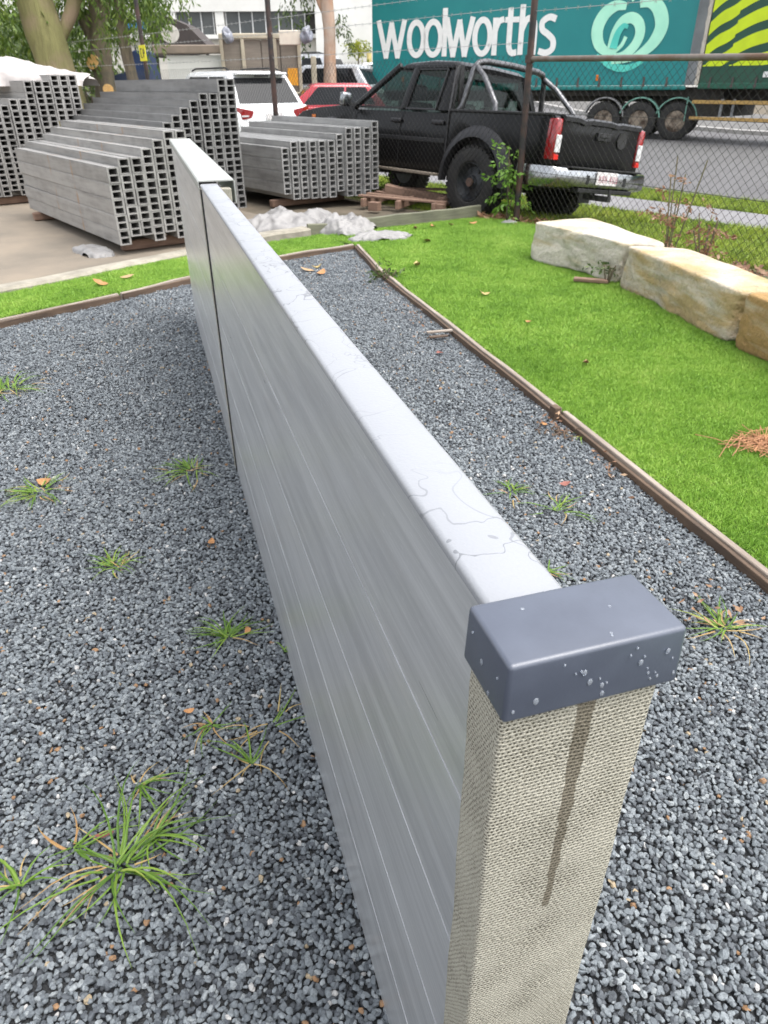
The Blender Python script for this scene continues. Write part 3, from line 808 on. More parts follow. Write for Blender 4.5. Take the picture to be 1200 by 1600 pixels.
crumple('plastic_sheeting', 'crumpled white plastic sheeting heaped below the low panel stack', 'plastic sheet', -1.05, 8.42, .0, .55, .36, .27, R(30), plastic_white, 1.3)
crumple('plastic_sheeting', 'crumpled white plastic sheeting folded over the mossy sleeper stub', 'plastic sheet', -.42, 8.02, .02, .34, .30, .22, R(-20), plastic_white, 5.1)
crumple('plastic_sheeting', 'flat torn end of white plastic sheeting spread on turf at the gravel corner', 'plastic sheet', -.02, 7.55, .035, .34, .15, .09, R(15), plastic_white, 9.2)
crumple('plastic_scrap', 'grey plastic scraps on the sandy ground under the nearest stack', 'plastic scrap', -2.78, 7.15, 0, .28, .14, .08, R(-45), plastic_white, 3.3, n=24)
zt0 = .10 + 10 * CH * NC + .01
pp = ST(12.4, 3.0)
crumple('wrapping_sheet', 'pale pinkish wrapping sheet lying over the top of the left stack', 'sheet', pp.x, pp.y, 1.40, 1.25, .42, .34, ST_ROT + .75, wrap_mat, 2.2, 2.2)

# broken pallet ------------------------------------------------------------------
pal = thing('broken_pallet', 'broken wooden pallet lying beside the low panel stack under the black ute', 'pallet', (.42, 10.05, .0), R(-28))
for i, (y, L, tilt) in enumerate(((-.38, 1.2, 2), (-.17, 1.25, 5), (.05, 1.1, 8), (.28, 1.2, 3), (.46, 1.15, -3))):
    link('slat', plank_mesh(L, .10, .022, i * 3 + 1, 'slat', wood_pallet, 6), pal, (-.6, y, .12), (0, R(tilt * .6), R(tilt)))
for i, x in enumerate((-.5, .0, .5)):
    link('runner', plank_mesh(1.0, .05, .10, i + 20, 'runner', wood_pallet, 5), pal, (x, -.5, .01), (0, 0, R(90 + i * 3)))
for i, (x, y) in enumerate(((-.25, -.62), (.55, -.42))):
    MB().box((0, 0, .05), (.14, .10, .10)).build('block', wood_pallet, pal, bevel=.004).location = (x, y, 0)
b2 = thing('timber_offcut', 'tilted timber beam resting on the broken pallet pointing at the rear wheel', 'timber', (.05, 10.35, .13), R(-24))
link('beam', plank_mesh(1.2, .11, .10, 31, 'beam', wood_pallet, 6), b2, (0, 0, 0), (0, R(7), 0))
b3 = thing('timber_offcut', 'short square timber end leaning on pallet nearest the rear wheel', 'timber', (.72, 9.72, .02), R(20))
link('beam', plank_mesh(.34, .13, .11, 33, 'beam', wood_pallet, 6), b3, (0, 0, 0), (0, R(-6), 0))

# ------------------------------------------------------------------ sandstone blocks
def rock(label, pts, h, mat, seed, z0=.02):
    """pts: four ground corners (front-left, front-right, back-right, back-left)"""
    bm = bmesh.new(); n = 26; m = 14; k = 12
    P = [Vector((x, y, 0)) for x, y in pts]
    c = sum(P, Vector()) / 4
    bmesh.ops.create_cube(bm, size=2)
    bmesh.ops.subdivide_edges(bm, edges=bm.edges, cuts=15, use_grid_fill=True)
    for v in bm.verts:
        a, b, z = v.co
        # round the edges a little
        q = Vector((a, b, z)); s = (abs(a) ** 16 + abs(b) ** 16 + abs(z) ** 16) ** (1 / 16); q = q / s
        a, b, z = q
        f, g_ = (a + 1) / 2, (b + 1) / 2
        p = P[0] * (1 - f) * (1 - g_) + P[1] * f * (1 - g_) + P[2] * f * g_ + P[3] * (1 - f) * g_
        p = p + Vector((0, 0, h * (z + 1) / 2))
        d = Vector((p.x - c.x, p.y - c.y, (p.z - h / 2))); 
        side = 1 if z < .93 else .28
        n1 = noise.noise(p * 2.6 + Vector((seed, 0, 0))); n2 = noise.noise(p * 8 + Vector((0, seed, 0))); n3 = noise.noise(p * 24 + Vector((0, seed, 5)))
        # chiselled bays: ridged
        r = abs(noise.noise(Vector((p.x * 5, p.y * 5, p.z * 2.5)) + Vector((seed * 2, 1, 0))))
        r2 = abs(noise.noise(Vector((p.x * 13, p.y * 13, p.z * 7)) + Vector((seed * 3, 2, 0))))
        dd = (.042 * n1 + .024 * n2 + .016 * n3 - .050 * r - .020 * r2) * side
        d.normalize(); v.co = p + d * dd
    me = bpy.data.meshes.new('sandstone_block'); bm.to_mesh(me); bm.free(); me.materials.append(mat)
    o = link('sandstone_block', me, None, (0, 0, z0)); tag(o, label, 'rock', 'sandstone blocks edging the turf'); 
    md = o.modifiers.new('fine', 'SUBSURF'); md.levels = 1; md.render_levels = 1
    return o
rock('pale cream sandstone block, farthest of the row beside the fence post', [(1.28, 6.58), (1.79, 5.60), (2.14, 5.52), (1.86, 6.80)], .33, stone_pale, 1.0)
rock('golden topped sandstone block in the middle of the row', [(1.79, 5.56), (2.05, 4.15), (2.44, 4.10), (2.22, 5.44)], .325, stone_gold, 4.0)
rock('brown stained sandstone block cut off by the right frame edge', [(2.06, 4.10), (2.24, 2.95), (2.75, 3.0), (2.46, 4.08)], .335, stone_brown, 7.0)

# ------------------------------------------------------------------ chain-link fence
fence = thing('chain_link_fence', 'black chain link fence with top rail and barbed wire along the verge', 'fence', (0, 0, 0))
A = ST(5.83, 6.49)
FD = Vector((math.sin(R(-38)), math.cos(R(-38)), 0)); RD = -Vector((math.sin(R(-32)), math.cos(R(-32)), 0))
def fpost(p, h, r, m, lean=0):
    MB().tube([(p.x, p.y, -.1), (p.x + lean * .5, p.y, h * .5), (p.x + lean, p.y, h)], r, 10).build('post', m, fence, smooth=60)
fpost(A, 2.6, .034, post_paint, .0)
for k in (5.15, 10.0, 16.4): fpost(A + FD * k, 3.4, .04, post_paint if k < 16 else post_rust)
fpost(A + RD * 3.1 + Vector((.25, .2, 0)), 2.6, .034, post_paint)
MB().tube([A + Vector((0, 0, 1.58)), A + RD * 3 + Vector((0, 0, 1.525)), A + RD * 6.5 + Vector((0, 0, 1.50))], .026, 10).build('top_rail', rail_galv, fence, smooth=60)
MB().tube([A + Vector((0, 0, 1.545)), A + Vector((0, 0, 1.615))], .048, 12).build('rail_clamp', post_paint, fence, smooth=60)
def chain(p, d, L, h, pitch, r, zb=.02, sag=0):
    mb = MB(); nrm = Vector((-d.y, d.x, 0)); mb_n = int((L + h) / pitch) + 1
    # both wire directions, broken into zigzag knees so that neighbouring wires hook round each other
    for s in (1, -1):
        k = -int(h / pitch) - 1 if s == 1 else 0
        for i in range(mb_n + 1):
            x0 = (i * pitch) if s == -1 else (i * pitch - h)
            x1 = x0 - h if s == -1 else x0 + h
            a, b = (x0, 0.), (x1, h)
            def clip(a, b):
                t0, t1 = 0., 1.; dx = b[0] - a[0]
                for lim, sign in ((0, 1), (L, -1)):
                    fa, fb = (a[0] - lim) * sign, (b[0] - lim) * sign
                    if fa < 0 and fb < 0: return None
                    if fa < 0: t0 = max(t0, fa / (fa - fb))
                    if fb < 0: t1 = min(t1, fa / (fa - fb))
                if t1 - t0 < .02: return None
                return [(a[0] + dx * t, a[1] + (b[1] - a[1]) * t) for t in (t0, (t0 + t1) / 2, t1)]
            c = clip(a, b)
            if not c: continue
            pts = []
            for (x, z) in c:
                bulge = .02 * noise.noise(Vector((x * .9, z * 1.3, 3)))
                pts.append(p + d * x + nrm * (s * .003 + bulge) + Vector((0, 0, zb + z)))
            mb.tube(pts, r, 3, caps=False)
    return mb
o = chain(A, RD, 6.2, 1.53, .078, .0019).build('chain_link', wire_mat, fence); o['kind'] = 'stuff'
o = chain(A, FD, 15, 1.60, .078, .0019).build('chain_link', wire_mat, fence); o['kind'] = 'stuff'
for z in (.55, 1.1):
    MB().tube([A + RD * t + Vector((0, 0, z + .01 * math.sin(t * 2))) for t in (0, 1.5, 3, 4.5, 6.2)], .0025, 5).build('line_wire', wire_mat, fence)
def barb(p, d, L, z0, z1):
    mb = MB(); n = 16
    path = [p + d * (L * i / n) + Vector((0, 0, z0 + (z1 - z0) * i / n - .03 * math.sin(math.pi * i / n))) for i in range(n + 1)]
    mb.tube(path, .0028, 5)
    for i in range(int(L / .15)):
        q = p + d * (i * .15) + Vector((0, 0, z0 + (z1 - z0) * i * .15 / L - .03 * math.sin(math.pi * i * .15 / L)))
        for s in (-1, 1): mb.tube([q + Vector((-.01, .006 * s, -.018 * s)), q + Vector((.01, -.006 * s, .018 * s))], .002, 3)
    mb.build('barbed_wire', barb_mat, fence)
for z in (1.72, 2.02, 2.2): barb(A, FD, 16.4, z, z + .05)
for z in (1.98,): barb(A, RD, 6.2, z, z)

# ------------------------------------------------------------------ vehicles
def tyre_meshes(r, w, rim_r, rim_mat, kind, key):
    k = ('tyre', key)
    if k in MATS: return MATS[k]
    h = w / 2
    prof = [(rim_r, -h * .8), (rim_r + .02, -h * .95), (r * .88, -h), (r * .97, -h * .88), (r, -h * .6), (r, -h * .2), (r * .985, -h * .18), (r * .985, h * .18), (r, h * .2), (r, h * .6), (r * .97, h * .88), (r * .88, h), (rim_r + .02, h * .95), (rim_r, h * .8), (rim_r - .01, 0), (rim_r, -h * .8)]
    ty = MB().lathe(prof, 36)
    # tread lugs
    nl = 34
    for i in range(nl):
        a = 2 * math.pi * i / nl
        for s in (-1, 1):
            c = Vector((math.cos(a + s * .04) * r, s * h * .62, math.sin(a + s * .04) * r))
            ty.box(c, (.022, h * .55, .055), Matrix.Rotation(-a, 3, 'Y'))
    tm = ty.mesh('tyre', tyre_mat, smooth=35)
    rm = MB().lathe([(rim_r, h * .82), (rim_r * .97, h * .86), (rim_r * .92, h * .6), (rim_r * .8, h * .25), (rim_r * .55, h * .30), (rim_r * .36, h * .42), (rim_r * .30, h * .62), (rim_r * .12, h * .66), (0.001, h * .66)], 32)
    rm.lathe([(rim_r, h * .82), (rim_r * .99, -h * .8), (.001, -h * .8)], 32)
    n = 6 if kind == 'steel' else 10
    for i in range(n):
        a = 2 * math.pi * i / n
        if kind == 'steel':
            rm.box((math.cos(a) * rim_r * .66, h * .31, math.sin(a) * rim_r * .66), (rim_r * .22, h * .12, rim_r * .16), Matrix.Rotation(-a, 3, 'Y'))
        rm.box((math.cos(a + .3) * rim_r * .22, h * .68, math.sin(a + .3) * rim_r * .22), (.022, .03, .022), Matrix.Rotation(-a, 3, 'Y'))
    rmm = rm.mesh('rim', rim_mat, smooth=35)
    MATS[k] = (tm, rmm); return MATS[k]
def wheel(parent, x, y, r, w, rim_r, rim_mat, kind='steel', key='a'):
    tm, rm = tyre_meshes(r, w, rim_r, rim_mat, kind, key)
    e = bpy.data.objects.new('wheel', None); col.objects.link(e); e.parent = parent; e.location = (x, y, r); e.empty_display_size = .1
    if y < 0: e.rotation_euler = (0, 0, math.pi)
    link('tyre', tm, e); link('rim', rm, e); return e
def arc(cx, cz, r, a0, a1, n=12): return [(cx + r * math.cos(R(a0 + (a1 - a0) * i / n)), cz + r * math.sin(R(a0 + (a1 - a0) * i / n))) for i in range(n + 1)]
def quadplate(mb, p, n, t):
    """thin plate from an outline of points, thickness t along n"""
    n = Vector(n).normalized() * t; k = len(p)
    mb.add([tuple(Vector(q)) for q in p] + [tuple(Vector(q) + n) for q in p], [tuple(range(k))[::-1], tuple(range(k, 2 * k))] + [(i, (i + 1) % k, k + (i + 1) % k, k + i) for i in range(k)])
    return mb

# ---------------- black ute
def make_ute():
    u_c, v_c = 6.74 + 1.50, 6.62 + .78
    F = Vector((math.sin(R(-38)), math.cos(R(-38)), +.004)).normalized(); Lft = Vector((-math.cos(R(-38)), math.sin(R(-38)), 0))
    roll = .115
    Lft = (Lft + Vector((0, 0, roll))).normalized(); U = F.cross(Lft).normalized(); Lft = U.cross(F)
    t = thing('pickup_truck', 'black dual cab ute with chrome sports bar parked behind the fence', 'pickup truck')
    m = Matrix((F, Lft, U)).transposed(); t.rotation_euler = m.to_euler(); t.location = ST(u_c, v_c, -.125); t.scale = (1.03, 1.02, 1.0)
    hw = .80
    def sect(x, zb, zt, w):     # cross-section ring of the body shell, rounded shoulders
        return [(x, -w * .95, zb), (x, -w, zb + .12), (x, -w * 1.0, zb + (zt - zb) * .55), (x, -w * .985, zt - .10), (x, -w * .95, zt - .03), (x, -w * .86, zt), (x, w * .86, zt), (x, w * .95, zt - .03), (x, w * .985, zt - .10), (x, w, zb + (zt - zb) * .55), (x, w, zb + .12), (x, w * .95, zb)]
    # cab lower with doors : from firewall to cab back
    MB().loft([sect(-.95, .47, 1.13, hw), sect(-.3, .46, 1.135, hw), (sect(.99, .46, 1.135, hw))]).build('cab_body', black_paint, t, smooth=40)
    # front end: bonnet and guards as profile with arch
    prof = [(.985, .50)] + [(.985, 1.15), (1.4, 1.145), (1.9, 1.11), (2.30, 1.05), (2.44, .98), (2.49, .72), (2.46, .55)] + arc(1.475, .40, .47, 5, 175, 14)
    MB().prism(prof, -.765, .765).build('front_guards', black_paint, t, smooth=30, bevel=.03, seg=3)
    MB().prism([(1.0, 1.165), (1.5, 1.165), (1.95, 1.125), (2.32, 1.065), (2.32, 1.02), (1.0, 1.10)], -.62, .62).build('bonnet', black_paint, t, smooth=40, bevel=.012)
    # tub
    tub = [(-.965, .52), (-.965, 1.125), (-2.540, 1.13), (-2.580, 1.10), (-2.580, .66), (-2.380, .60)] + [(-1.475 - .47 * math.cos(R(a)), .40 + .47 * math.sin(R(a))) for a in range(12, 170, 12)]
    tb = MB()
    for s in (-1, 1):
        y0, y1 = (.70, .80) if s > 0 else (-.80, -.70)
        tb.prism(tub, y0, y1)
    tb.box((-1.77, 0, .70), (1.58, 1.4, .05)); tb.box((-.985, 0, .9), (.04, 1.4, .44))
    tb.build('tub', black_paint, t, smooth=30, bevel=.012, seg=2)
    for s in (-1, 1):
        MB().box((-1.75, s * .75, 1.135), (1.57, .13, .03)).build('tub_rail_cap', black_plastic, t, bevel=.01, smooth=40)
    # wheel tub under the bed
    for s in (-1, 1):
        MB().prism(arc(-1.475, .40, .49, 0, 180, 12) + [(-1.965, .40)], s * .40, s * .70).build('inner_arch', black_plastic, t, smooth=30)
        MB().prism(arc(1.475, .40, .49, 0, 180, 12), s * .40, s * .765 - s * .02).build('inner_arch', black_plastic, t, smooth=30)
    # flares
    for cx in (1.475, -1.475):
        for s in (-1, 1):
            o = arc(cx, .40, .60, -4, 184, 18); i = arc(cx, .40, .47, -4, 184, 18)
            rings = []
            for (ox, oz), (ix, iz) in zip(o, i):
                mx, mz = (ox * .45 + ix * .55), (oz * .45 + iz * .55)
                rings.append([(ox, s * .795, oz), (mx, s * .865, mz), (ix, s * .875, iz), (ix, s * .79, iz)])
            MB().loft(rings).build('wheel_flare', flare_mat, t, smooth=50)
    # tailgate with handle and dents
    tg = MB(); nx, nz = 14, 8; vs = []
    for i in range(nx + 1):
        for j in range(nz + 1):
            y = -.69 + 1.38 * i / nx; z = .67 + .46 * j / nz
            xo = -2.585 - .018 * (1 if .12 < j / nz < .85 and .08 < i / nx < .92 else 0) + .006 * noise.noise(Vector((y * 4, z * 5, 2)))
            vs.append((xo, y, z))
    fs = [(i * (nz + 1) + j, i * (nz + 1) + j + 1, (i + 1) * (nz + 1) + j + 1, (i + 1) * (nz + 1) + j) for i in range(nx) for j in range(nz)]
    tg.add(vs, fs); tg.box((-2.555, 0, .90), (.05, 1.38, .455))
    tgo = tg.build('tailgate', black_paint, t, smooth=50)
    caps = MB()
    for i in range(12):
        y = -.63 + 1.26 * i / 11
    rings = []
    for i in range(13):
        y = -.69 + 1.38 * i / 12; z = 1.137 + .010 * noise.noise(Vector((y * 3, 1, 1))) - .012 * (abs(i - 4) == 0) - .018 * (i == 9)
        rings.append([(-2.610, y, z - .05), (-2.612, y, z - .01), (-2.580, y, z + .01), (-2.530, y, z + .005), (-2.530, y, z - .05)])
    MB().loft(rings).build('top_edge', flare_mat, tgo, smooth=50)
    hd = MB().box((-2.615, 0, .98), (.03, .24, .08)).box((-2.628, 0, .985), (.014, .16, .03)); hd.build('tailgate_handle', black_plastic, tgo, bevel=.006)
    MB().tube([(-2.608, -.35, .965), (-2.616, -.35, .965)], .085, 20).build('round_badge', steel_dark, tgo, smooth=40)
    # tail lights
    for s in (-1, 1):
        l = MB().box((-2.540, s * .755, .905), (.12, .105, .40)).build('tail_light', red_lens, t, bevel=.02, smooth=50)
        MB().box((-2.604, s * .745, .865), (.012, .085, .17)).build('reverse_lens', white_lens, l, bevel=.006)
        MB().box((-2.605, s * .75, .735), (.01, .075, .05)).build('reflector', M('bright_red_reflector', (.75, .02, .01), None, .2), l, bevel=.004)
    # chrome bumper
    rings = []
    for y, x in ((-.90, -2.480), (-.88, -2.600), (-.80, -2.710), (-.45, -2.755), (0, -2.765), (.45, -2.755), (.80, -2.710), (.88, -2.600), (.90, -2.320)):
        d = .10
        rings.append([(x + d, y, .44), (x, y, .47), (x - .012, y, .54), (x - .004, y, .62), (x + .02, y, .645), (x + d, y, .645)])
    bp = MB().loft(rings).build('rear_bumper', chrome, t, smooth=60)
    MB().box((-2.680, 0, .655), (.16, 1.3, .018)).build('step_pad', black_plastic, bp, bevel=.004)
    MB().box((-2.680, -.05, .43), (.14, 1.0, .05)).build('under_rail', black_plastic, bp, bevel=.01)
    for s in (-1, 1): MB().box((-2.763, s * .34, .545), (.02, .05, .09)).build('bumper_slot', black_plastic, bp, bevel=.006)
    pl = MB().box((-2.780, .02, .565), (.012, .372, .134)).build('number_plate', plate_mat, t, bevel=.004)
    # blurred, unreadable characters on the plate: uneven strokes
    rr = random.Random(9)
    for i in range(6):
        y = .155 - i * .055 - (.03 if i > 2 else 0)
        mb = MB()
        for k in range(2): mb.box((-2.787, y - .012 + .024 * k, .56), (.003, .007, .07))
        mb.box((-2.787, y, .56 + rr.choice((-.03, 0, .03))), (.003, .024, .008)); mb.build('plate_character', plate_ink, pl)
    # tow hitch
    MB().box((-2.680, 0, .36), (.34, .06, .06)).tube([(-2.840, 0, .36), (-2.840, 0, .46)], .02, 10).build('tow_hitch', steel_dark, t, smooth=40)
    # greenhouse: roof, pillars, panes
    zb = 1.13; zr = 1.665
    Bf, Br = .98, -.95; Tf, Tr = .16, -.80; wb, wt = .765, .61
    roof = []
    for x, w, z in ((Tf + .10, wt * .97, zr - .035), (Tf - .05, wt, zr), (-.35, wt + .01, zr + .018), (Tr + .06, wt, zr), (Tr - .03, wt * .98, zr - .045)):
        roof.append([(x, -w - .01, z - .05), (x, -w, z - .015), (x, -w * .85, z + .012), (x, 0, z + .026), (x, w * .85, z + .012), (x, w, z - .015), (x, w + .01, z - .05)])
    MB().loft(roof).build('roof', black_paint, t, smooth=60)
    for s in (-1, 1):
        def B(x, z):      # point on the sloping side plane
            k = (z - zb) / (zr - zb); return Vector((x, s * (wb + (wt - wb) * k), z))
        MB().bar(B(Bf, zb), B(Tf + .06, zr - .03), .075, .055, (0, s, .3)).build('windscreen_pillar', black_paint, t, bevel=.012, smooth=50)
        MB().bar(B(-.06, zb), B(-.13, zr - .03), .11, .05, (0, s, .3)).build('door_pillar', black_paint, t, bevel=.012, smooth=50)
        quadplate(MB(), [B(Br - .0, zb), B(-.64, zb), B(-.70, zr - .04), B(Tr - .03, zr - .04)], (0, -s, 0), .05).build('rear_pillar', black_paint, t, bevel=.01, smooth=50)
        MB().bar(B(.12, zr - .055), B(Tr, zr - .055), .05, .05, (0, s, .3)).build('door_header', black_paint, t, bevel=.01)
        quadplate(MB(), [B(.86, zb), B(-.02, zb), B(-.10, zr - .07), B(.20, zr - .07)], (0, -s, .2), .006).build('front_door_window', cab_glass, t)
        quadplate(MB(), [B(-.10, zb), B(-.68, zb), B(-.70, zr - .07), B(-.16, zr - .07)], (0, -s, .2), .006).build('rear_door_window', cab_glass, t)
        # window surround lines, handles, swage line, door gaps
        fr = MB()
        for a, b in (((-.115, zb + .01), (-.67, zb + .01)), ((-.67, zb + .01), (-.695, zr - .08)), ((-.695, zr - .08), (-.165, zr - .08)), ((-.165, zr - .08), (-.115, zb + .01))):
            fr.bar(B(*a) + Vector((0, s * .012, 0)), B(*b) + Vector((0, s * .012, 0)), .018, .012, (0, s, .3))
        fr.build('window_surround', flare_mat, t)
        MB().box((.40, s * .775, zb + .012), (.92, .02, .024)).build('belt_strip', flare_mat, t)
        for hx in (.02, -.78):
            MB().box((hx, s * .812, 1.0), (.20, .03, .05)).build('door_handle', flare_mat, t, bevel=.012, smooth=50)
        MB().box((.0, s * .803, .80), (1.86, .02, .05)).build('side_moulding', black_plastic, t, bevel=.006)
        MB().box((-.06, s * .8005, .80), (.010, .006, .62)).box((.92, s * .8005, .80), (.010, .006, .6)).build('door_gap', black_plastic, t)
        MB().bar((-.955, s * .80, .55), (-.955, s * .80, 1.12), .02, .02).build('cab_gap', steel_dark, t)
        MB().bar((-.95, s * .80, 1.10), (-.83, s * .64, zr - .06), .022, .02).build('cab_corner_line', flare_mat, t)
        # side step
        MB().box((.0, s * .83, .42), (1.75, .14, .035)).build('side_step', M('worn_step_edge', (.30, .25, .20), (.2, .17, .13), .6), t, bevel=.01)
        # mirror
        mr = MB().box((.98, s * .93, 1.21), (.09, .16, .17)).build('wing_mirror', chrome if s > 0 else black_plastic, t, bevel=.03, smooth=60)
        MB().bar((.93, s * .80, 1.15), (.96, s * .88, 1.17), .04, .04).build('mirror_arm', black_plastic, mr)
        MB().box((1.98, s * .768, .99), (.09, .02, .05)).build('indicator', orange_lens, t, bevel=.008)
        MB().box((2.46, s * .60, .86), (.05, .26, .13)).build('headlight', white_lens, t, bevel=.02)
        # mudflap
        MB().box((-1.98, s * .70, .42), (.02, .24, .34)).build('mud_flap', flare_mat, t, bevel=.005)
        # sports bar legs
        MB().tube([(-1.02, s * .72, 1.14), (-1.06, s * .70, 1.20), (-1.10, s * .62, 1.60), (-1.11, s * .56, 1.655)], .034, 10).tube([(-1.11, s * .60, 1.615), (-1.30, s * .64, 1.50), (-1.52, s * .70, 1.30), (-1.60, s * .715, 1.22), (-1.61, s * .72, 1.14)], .032, 10).build('sports_bar_leg', alu_tube, t, smooth=60)
    MB().tube([(-1.11, -.57, 1.652), (-1.115, -.45, 1.675), (-1.115, 0, 1.685), (-1.115, .45, 1.675), (-1.11, .57, 1.652)], .036, 10).build('sports_bar_hoop', alu_tube, t, smooth=60)
    quadplate(MB(), [(Bf - .02, -.66, zb), (Bf - .02, .66, zb), (Tf + .08, .56, zr - .045), (Tf + .08, -.56, zr - .045)], (1, 0, 1), .006).build('windscreen', cab_glass, t)
    quadplate(MB(), [(Br + .0, -.62, zb + .02), (Br + .0, .62, zb + .02), (Tr - .02, .54, zr - .06), (Tr - .02, -.54, zr - .06)], (-1, 0, .3), .006).build('rear_window', cab_glass, t)
    for s in (-1, 1):
        MB().bar((Br, s * .63, zb), (Tr - .02, s * .55, zr - .04), .05, .05).build('back_pillar', black_paint, t)
    # seats inside
    for x in (.18, -.62):
        for s in (-1, 1):
            MB().box((x, s * .36, 1.02), (.16, .5, .46)).box((x - .02, s * .36, 1.36), (.10, .26, .18)).build('seat', seat_fabric, t, bevel=.03)
    MB().box((.78, 0, 1.10), (.3, 1.3, .12)).build('dashboard', black_plastic, t, bevel=.03)
    # wheels and underside
    rim = M('dull_black_rim', (.05, .055, .06), (.03, .032, .035), .45, .5, 9)
    for x in (1.475, -1.475):
        for s in (-1, 1):
            w = wheel(t, x, s * .735, .385, .255, .215, rim, 'steel', 'ute')
            hb = MB().tube([(0, .09, 0), (0, .118, 0)], .05, 14).build('hub_cap', M('rusty_hub', (.16, .09, .06), (.08, .05, .04), .7), w, smooth=40)
    MB().box((0, 0, .48), (4.3, .9, .16)).tube([(-1.475, -.7, .36), (-1.475, .7, .36)], .06, 8).tube([(1.475, -.7, .36), (1.475, .7, .36)], .05, 8).build('chassis', black_plastic, t)
    MB().box((2.52, 0, .62), (.16, 1.6, .22)).build('front_bumper', black_plastic, t, bevel=.04)
    return t
make_ute()

# ---------------- generic cars behind the fence
def make_car(label, cat, loc, hd, paint, L=4.3, W=1.78, H=1.6, hatch=True, name='parked_car', rails=False, z0=0, plate=True):
    t = thing(name, label, cat, loc, head(hd))
    hl = L / 2; hw = W / 2; zb = H * .60; wr = .33; ax = L * .30
    prof = [(-hl + .03, .36)] + [(-hl, .55), (-hl + .02, .80), (-hl + .10, zb)] + [(hl - 1.15, zb), (hl - .35, zb - .14), (hl - .04, zb - .30), (hl, .5), (hl - .05, .30)]
    prof += arc(ax, wr, wr + .06, 0, 180, 10) + arc(-ax, wr, wr + .06, 0, 180, 10)
    MB().prism(prof, -hw, hw).build('body', paint, t, smooth=35, bevel=.05, seg=3)
    # greenhouse
    bx0, bx1 = -hl + .12, hl - 1.05; tx0, tx1 = (-hl + .64 if hatch else -hl + 1.1), hl - 1.85; wt = hw * .76; wbm = hw * .95
    ring_b = [(bx0, -wbm, zb - .03), (bx1, -wbm, zb - .03), (bx1, wbm, zb - .03), (bx0, wbm, zb - .03)]
    ring_m = [(bx0 + (tx0 - bx0) * .85, -wt * 1.04, zb + (H - zb) * .86), (bx1 + (tx1 - bx1) * .88, -wt * 1.04, zb + (H - zb) * .88), (bx1 + (tx1 - bx1) * .88, wt * 1.04, zb + (H - zb) * .88), (bx0 + (tx0 - bx0) * .85, wt * 1.04, zb + (H - zb) * .86)]
    ring_t = [(tx0, -wt * .9, H - .02), (tx1, -wt * .9, H - .015), (tx1, wt * .9, H - .015), (tx0, wt * .9, H - .02)]
    MB().loft([ring_b, ring_m, ring_t]).build('cabin', paint, t, smooth=50, bevel=.05, seg=3)
    def face(a, b, c, d, u0, u1, v0, v1):   # bilinear patch of the quad a b / d c
        a, b, c, d = map(Vector, (a, b, c, d))
        def P(u, v): return (a * (1 - u) + b * u) * (1 - v) + (d * (1 - u) + c * u) * v
        return [P(u0, v0), P(u1, v0), P(u1, v1), P(u0, v1)]
    rb, rm_ = ring_b, ring_m
    # sides
    for s, (i0, i1) in ((-1, (0, 1)), (1, (3, 2))):
        for (u0, u1) in ((.10, .42), (.45, .88)):
            p = face(rb[i0], rb[i1], rm_[i1], rm_[i0], u0, u1, .14, .93)
            quadplate(MB(), p, (0, s, .25), .006).build('side_window', car_glass_dark, t, bevel=.002)
        w = MB().box((bx1 - .12, s * (hw + .10), zb + .06), (.12, .2, .14)).build('wing_mirror', paint, t, bevel=.04, smooth=60)
        if rails: MB().tube([(tx0 + .1, s * wt * .88, H - .0), (tx0 + .25, s * wt * .88, H + .035), (tx1 - .2, s * wt * .88, H + .035), (tx1, s * wt * .88, H)], .018, 8).build('roof_rail', black_plastic, t, smooth=60)
        for x in (ax, -ax): wheel(t, x, s * (hw - .10), wr, .21, .21, silver_paint, 'alloy', 'car')
        tl = MB().loft([[(-hl + .02, s * hw * .55, zb - .10), (-hl + .02, s * hw * .55, zb - .22), (-hl + .02, s * hw * .56, zb - .22), (-hl + .02, s * hw * .56, zb - .10)], [(-hl - .005, s * hw * .80, zb - .06), (-hl - .005, s * hw * .80, zb - .25), (-hl + .06, s * hw * .80, zb - .25), (-hl + .10, s * hw * .80, zb - .06)], [(-hl + .07, s * (hw + .006), zb - .02), (-hl + .05, s * (hw + .006), zb - .26), (-hl + .32, s * (hw + .006), zb - .2), (-hl + .36, s * (hw + .006), zb - .02)]]).build('tail_light', red_lens, t, bevel=.01)
        MB().box((-hl - .004, s * hw * .78, zb - .19), (.012, .16, .03)).build('reverse_lens', white_lens, tl)
        MB().box((hl - .12, s * hw * .72, zb - .32), (.16, .30, .11)).build('headlight', white_lens, t, bevel=.03)
    quadplate(MB(), face(rb[0], rb[3], rm_[3], rm_[0], .07, .93, .10, .90), (-1, 0, .4), .008).build('rear_window', car_glass_dark, t, bevel=.002)
    quadplate(MB(), face(rb[1], rb[2], rm_[2], rm_[1], .05, .95, .06, .95), (1, 0, .5), .008).build('windscreen', car_glass_dark, t, bevel=.002)
    if plate: MB().box((-hl - .012, 0, .74), (.014, .40, .12)).build('number_plate', plate_mat, t)
    MB().box((-hl - .01, 0, .45), (.10, W * .92, .18)).build('rear_bumper', paint if plate else black_plastic, t, bevel=.04, smooth=50)
    MB().box((hl - .02, 0, .45), (.12, W * .92, .26)).build('front_bumper', paint, t, bevel=.04, smooth=50)
    return t
p = ST(17.0, 8.75, -.10 + rise(17))
suv = make_car('white hatchback SUV with roof rails seen from behind over the panel stacks', 'car', p, -38, white_paint, 4.3, 1.78, 1.58, rails=True, name='parked_car')
sp = MB().box((-1.66, 0, 1.51), (.22, 1.2, .05)).build('roof_spoiler', white_paint, suv, bevel=.02, smooth=50)
MB().box((-1.72, 0, 1.47), (.03, .34, .03)).build('brake_light', black_plastic, suv, bevel=.01)

